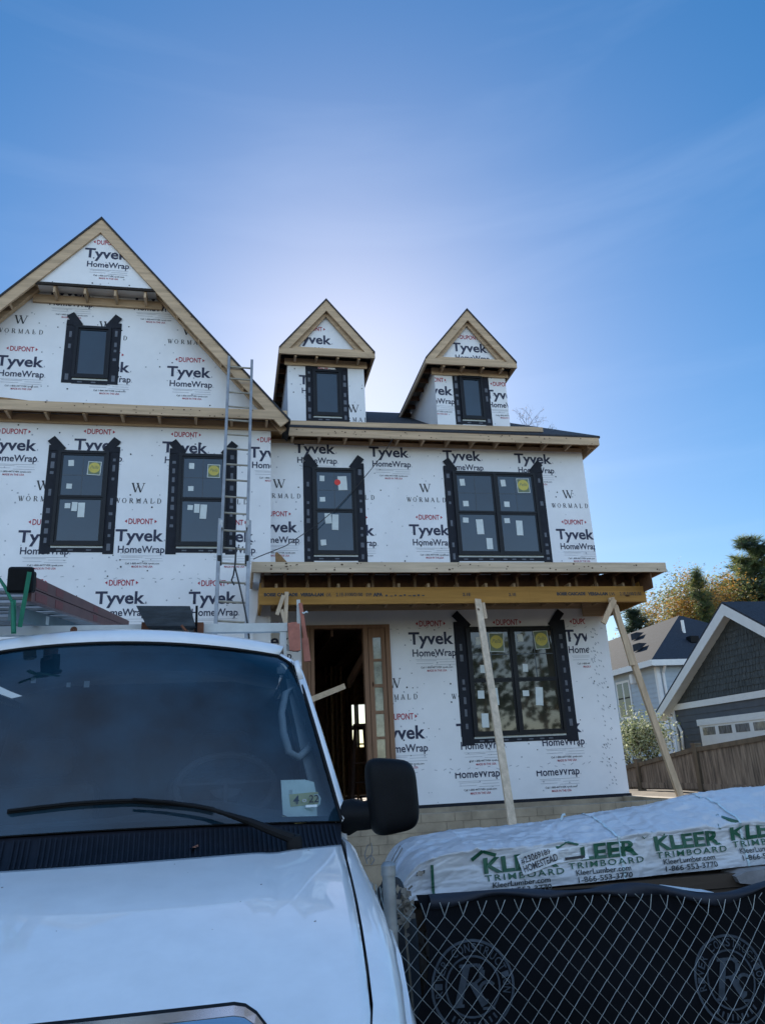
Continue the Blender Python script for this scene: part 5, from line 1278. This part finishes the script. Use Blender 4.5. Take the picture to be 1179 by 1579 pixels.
for (a, b) in ((yb_, ym-.06), (ym+.06, ya_)):
    m = MB(); m.box(bx0-.066, bx0-.061, a, b, zb3, zt3, M_SIDEG); zc_ = lerp(zb3, zt3, .55); m.box(bx0-.07, bx0-.0665, a, b, zc_-.03, zc_+.03, M_BLK); m.build('pane', wn_)
c = atx(976, 1047, bx0-.1); m = MB(); m.box(bx0-.25, bx0-.021, c.y-.12, c.y+.12, c.z-.22, c.z+.22, M_WTRIM); m.build('wall_lamp', nb_, bevel=.05)
def on_left(px, py):   # a point on the pale roof slope
    nn = (pk-e0).cross(e3-e0).normalized(); return atp(px, py, e0, nn)
for px, py in ((984, 983), (988, 1000)):
    c = on_left(px, py); m = MB(); m.mesh([(c.x-.25, c.y-.3, c.z-.1), (c.x+.15, c.y-.3, c.z+.2), (c.x-.25, c.y-.3, c.z+.22), (c.x-.25, c.y+.3, c.z-.1), (c.x+.15, c.y+.3, c.z+.2), (c.x-.25, c.y+.3, c.z+.22)], [(0, 1, 2), (5, 4, 3), (0, 2, 5, 3), (2, 1, 4, 5), (1, 0, 3, 4)], M_ROOFN); m.build('roof_vent', rfn)
nn = (e1-e0).cross(pk-e0).normalized(); c = atp(1054, 975, e0, nn); m = MB(); m.tube([c-Vector((0, 0, .1)), c+Vector((0, 0, .55))], .07, M_WTRIM, 8); m.build('vent_pipe', rfn)
c = atp(1066, 988, e0, nn); m = MB(); m.box(c.x-.2, c.x+.2, c.y-.25, c.y+.1, c.z-.1, c.z+.18, M_BLK); m.build('roof_vent', rfn)

# ------------------------------------------------------------------ trees and shrubs
M_BARK = mat('bark', (.10, .075, .055), .95, var=.4, vscale=10, vstretch=(1, 1, .2), bump=.4, bscale=15)
def leafm(name, c, var=.35):
    m = mat(name, c, .7, var=var, vscale=1.2); b = m.node_tree.nodes['Principled BSDF']
    b.inputs['Transmission Weight'].default_value = 0; n = m.node_tree.nodes; l = m.node_tree.links.new
    t = n.new('ShaderNodeBsdfTranslucent'); t.inputs['Color'].default_value = (*[min(1, q*1.6) for q in c], 1); x = n.new('ShaderNodeMixShader'); x.inputs['Fac'].default_value = .5
    l(b.outputs[0], x.inputs[1]); l(t.outputs[0], x.inputs[2]); l(x.outputs[0], n['Material Output'].inputs['Surface']); return m
L_OR = leafm('orange_leaf', (.40, .20, .03)); L_BR = leafm('rust_leaf', (.25, .15, .06)); L_YG = leafm('yellow_green_leaf', (.25, .24, .06)); L_GR = leafm('green_leaf', (.065, .085, .03))
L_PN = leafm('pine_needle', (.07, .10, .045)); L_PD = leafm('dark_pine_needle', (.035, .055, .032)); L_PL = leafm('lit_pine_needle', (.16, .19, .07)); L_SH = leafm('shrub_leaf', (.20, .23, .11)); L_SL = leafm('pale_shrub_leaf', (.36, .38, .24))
def branch(mb, p, d, ln, r, depth, tips, spread=.55, n=3, jit=.18):
    pts = [p]; q = p; dd = d
    for _ in range(3): dd = (dd+Vector((random.gauss(0, jit), random.gauss(0, jit), random.gauss(0, jit)))).normalized(); q = q+dd*ln/3; pts.append(q)
    mb.tube(pts, [r, r*.85, r*.7, r*.55], M_BARK, 6 if depth > 1 else 4, caps=False)
    if depth == 0: tips.append(q); return
    for k in range(n):
        a = random.uniform(0, 6.283); u = dd.orthogonal().normalized(); v = dd.cross(u); nd = (dd+(u*math.cos(a)+v*math.sin(a))*random.uniform(.5, 1.3)*spread*1.3).normalized()
        branch(mb, pts[random.choice((2, 3, 3))], nd, ln*random.uniform(.6, .8), r*.55, depth-1, tips, spread, n, jit)
    tips.append(q)
def leaves(mb, c, rad, n, size, mats, flat=1.0):
    for _ in range(n):
        v = Vector((random.gauss(0, 1), random.gauss(0, 1), random.gauss(0, flat)))*rad*.5; p = c+v
        d = Vector((random.gauss(0, 1), random.gauss(0, 1), random.gauss(0, .7))).normalized()*size*random.uniform(.6, 1.3); e = d.orthogonal().normalized()*d.length*random.uniform(.4, .7)
        mb.face([p-d, p+e, p+d, p-e], random.choice(mats))
def needles(mb, c, rad, n, ln, mats):
    for _ in range(n):
        d = Vector((random.gauss(0, 1), random.gauss(0, 1), random.gauss(0, .8)+.25)).normalized(); p = c+d*random.uniform(0, rad); e = d.orthogonal().normalized()*ln*.07
        q = p+d*ln; mb.face([p-e, p+e, q], random.choice(mats))
def broadleaf(label, base, top, crown, n_leaf, size, mats, thin=1.0):
    base = Vector(base); t = thing('leafy_tree', label, 'tree', base); m = MB(); tips = []
    h = top-base.z; trunk_top = base+Vector((0, 0, h*.45)); m.tube([base-Vector((0, 0, .2)), base+Vector((.05, 0, h*.2)), trunk_top], [h*.022, h*.018, h*.014], M_BARK, 8)
    for k in range(7):
        a = k*.9+random.uniform(-.3, .3); branch(m, trunk_top-Vector((0, 0, h*.06*k/3)), Vector((math.cos(a)*.7, math.sin(a)*.7, 1)).normalized(), h*.30, h*.008, 3, tips)
    m.build('trunk', t, smooth=True); m = MB(); k = 0
    for tp_ in tips:
        if random.random() > thin: continue
        leaves(m, tp_, crown, n_leaf, size, random.choice(mats)); k += 1
    m.build('crown', t); return t
def pine(label, base, top, w_, mats, tuft=26, ln=.45, start=.25, dens=.03):
    base = Vector(base); t = thing('pine_tree', label, 'tree', base); h = top-base.z; m = MB()
    m.tube([base-Vector((0, 0, .2)), base+Vector((.1, .05, h*.5)), base+Vector((0, 0, h*.97))], [h*.016, h*.011, .02], M_BARK, 8); c = MB()
    z = start
    while z < .99:
        rr = w_*(1-z)**.5*(.55+.45*min(1, (z-start)/.15+.3))*random.uniform(.55, 1.15)
        for k in range(random.choice((3, 4, 5))):
            a = random.uniform(0, 6.283); L_ = rr*random.uniform(.5, 1.15); p = base+Vector((0, 0, h*z)); d = Vector((math.cos(a), math.sin(a), random.uniform(.05, .45)))
            pts = [p, p+d*L_*.5, p+d*L_+Vector((0, 0, L_*.12))]; m.tube(pts, [h*.004, h*.003, .012], M_BARK, 4, caps=False)
            nt2 = max(2, int(L_*2.6))
            for j in range(nt2):
                f = .35+.65*(j+random.random()*.6)/nt2; q = p+d*L_*f+Vector((random.gauss(0, .16), random.gauss(0, .16), random.gauss(0, .10)))*(.5+L_*.22); needles(c, q, .16, tuft, ln*random.uniform(.7, 1.2), random.choice(mats))
        z += random.uniform(.6, 1.4)*dens
    m.build('trunk', t, smooth=True); c.build('crown', t); return t
grp = 'trees behind the neighbouring houses'
def tbase(px, Y, py=880): p = at(px, py, Y); return (p.x, p.y, gheight(p.x, p.y))
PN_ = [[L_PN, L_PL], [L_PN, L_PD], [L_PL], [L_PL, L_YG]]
OR_ = [[L_OR, L_OR, L_YG], [L_OR], [L_YG, L_GR], [L_OR, L_YG], [L_BR, L_YG]]
tag(broadleaf('autumn tree with orange and rust leaves rising above the grey house roof', tbase(1078, 30), at(1078, 905, 30).z, .70, 85, .085, OR_, 1.0), group=grp)
tag(broadleaf('yellow green thinning tree between the porch end and the orange tree', tbase(1024, 36), at(1026, 930, 36).z, .65, 60, .09, [[L_YG, L_BR], [L_OR, L_YG], [L_GR, L_YG]], .85), group=grp)
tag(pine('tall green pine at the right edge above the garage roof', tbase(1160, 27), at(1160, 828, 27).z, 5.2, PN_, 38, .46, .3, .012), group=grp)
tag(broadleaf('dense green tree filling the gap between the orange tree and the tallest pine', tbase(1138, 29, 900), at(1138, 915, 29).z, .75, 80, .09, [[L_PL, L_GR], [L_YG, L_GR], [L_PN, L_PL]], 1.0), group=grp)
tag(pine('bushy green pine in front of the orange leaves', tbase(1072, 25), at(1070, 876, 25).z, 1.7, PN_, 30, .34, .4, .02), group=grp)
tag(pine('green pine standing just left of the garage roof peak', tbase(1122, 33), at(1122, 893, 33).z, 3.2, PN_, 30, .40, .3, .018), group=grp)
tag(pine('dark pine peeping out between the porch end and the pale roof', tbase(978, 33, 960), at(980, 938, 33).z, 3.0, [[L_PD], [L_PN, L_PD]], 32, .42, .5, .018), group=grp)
b0 = Vector(tbase(806, 13)); tz_ = at(808, 640, 13)
bt = thing('bare_tree', 'bare tree whose twigs show above the roof right of the second dormer', 'tree', (tz_.x, 13, gheight(tz_.x, 13)))
m = MB(); tips = []; b0 = Vector(bt.location); zt4 = at(808, 665, 13).z
m.tube([b0-Vector((0, 0, .2)), b0+Vector((.1, 0, 4)), Vector((tz_.x-.1, 13, zt4-.6))], [.16, .12, .04], M_BARK, 8)
for k in range(7): branch(m, Vector((tz_.x-.1, 13, zt4-.7+.1*k)), Vector((random.uniform(-.6, .75), random.uniform(-.4, .4), 1)).normalized(), .62, .014, 3, tips, .6, 3, .2)
m.build('trunk', bt); m = MB()
for q in tips:
    if random.random() < .3: leaves(m, q, .06, 2, .03, [L_BR, L_GR])
m.build('crown', bt)
sb = Vector((at(990, 1150, 9).x, 9, 0)); sb.z = gheight(sb.x, sb.y)
t = thing('leafy_shrub', 'pale leafy shrub behind the board fence below the grey house window', 'shrub', sb); m = MB(); tips = []
topz = at(990, 1112, 9).z
for k in range(16): branch(m, sb+Vector((random.uniform(-.5, .3), random.uniform(-.3, .3), 0)), Vector((random.gauss(0, .3), random.gauss(0, .3), 1)).normalized(), (topz-sb.z)*.48, .02, 2, tips, .5, 3, .12)
m.build('stem', t); m = MB()
for q in tips: leaves(m, q, .42, 16, .055, random.choice(([L_SH], [L_SH, L_SL], [L_SL], [L_GR, L_SH])))
m.build('crown', t)

# the wood across the street, behind the photographer: it is what the lower windows mirror
m = MB(); rw = random.Random(11)
for k in range(34):
    x = -70+k*4.2+rw.uniform(-1.5, 1.5); y = -52+rw.uniform(-7, 5); h = rw.uniform(8, 14); g0 = GZ-.01
    m.tube([(x, y, g0), (x+rw.uniform(-.3, .3), y, g0+h*.5), (x, y, g0+h*.85)], [.25, .17, .05], M_BARK, 6, caps=False)
    for j in range(16):
        c = Vector((x+rw.gauss(0, 1.9), y+rw.gauss(0, 1.6), g0+h*rw.uniform(.12, 1))); mt = rw.choice((L_GR, L_GR, L_YG, L_BR, L_PN))
        for _ in range(34):
            p = c+Vector((rw.gauss(0, .9), rw.gauss(0, .8), rw.gauss(0, .7))); d = Vector((rw.gauss(0, 1), rw.gauss(0, 1), rw.gauss(0, .7))).normalized()*rw.uniform(.2, .4); e = d.orthogonal()*.6
            m.face([p-d, p+e, p+d, p-e], mt)
tag(m.build('woodland'), 'green woodland across the street seen only as a reflection in the lower windows', 'woodland', kind='stuff')
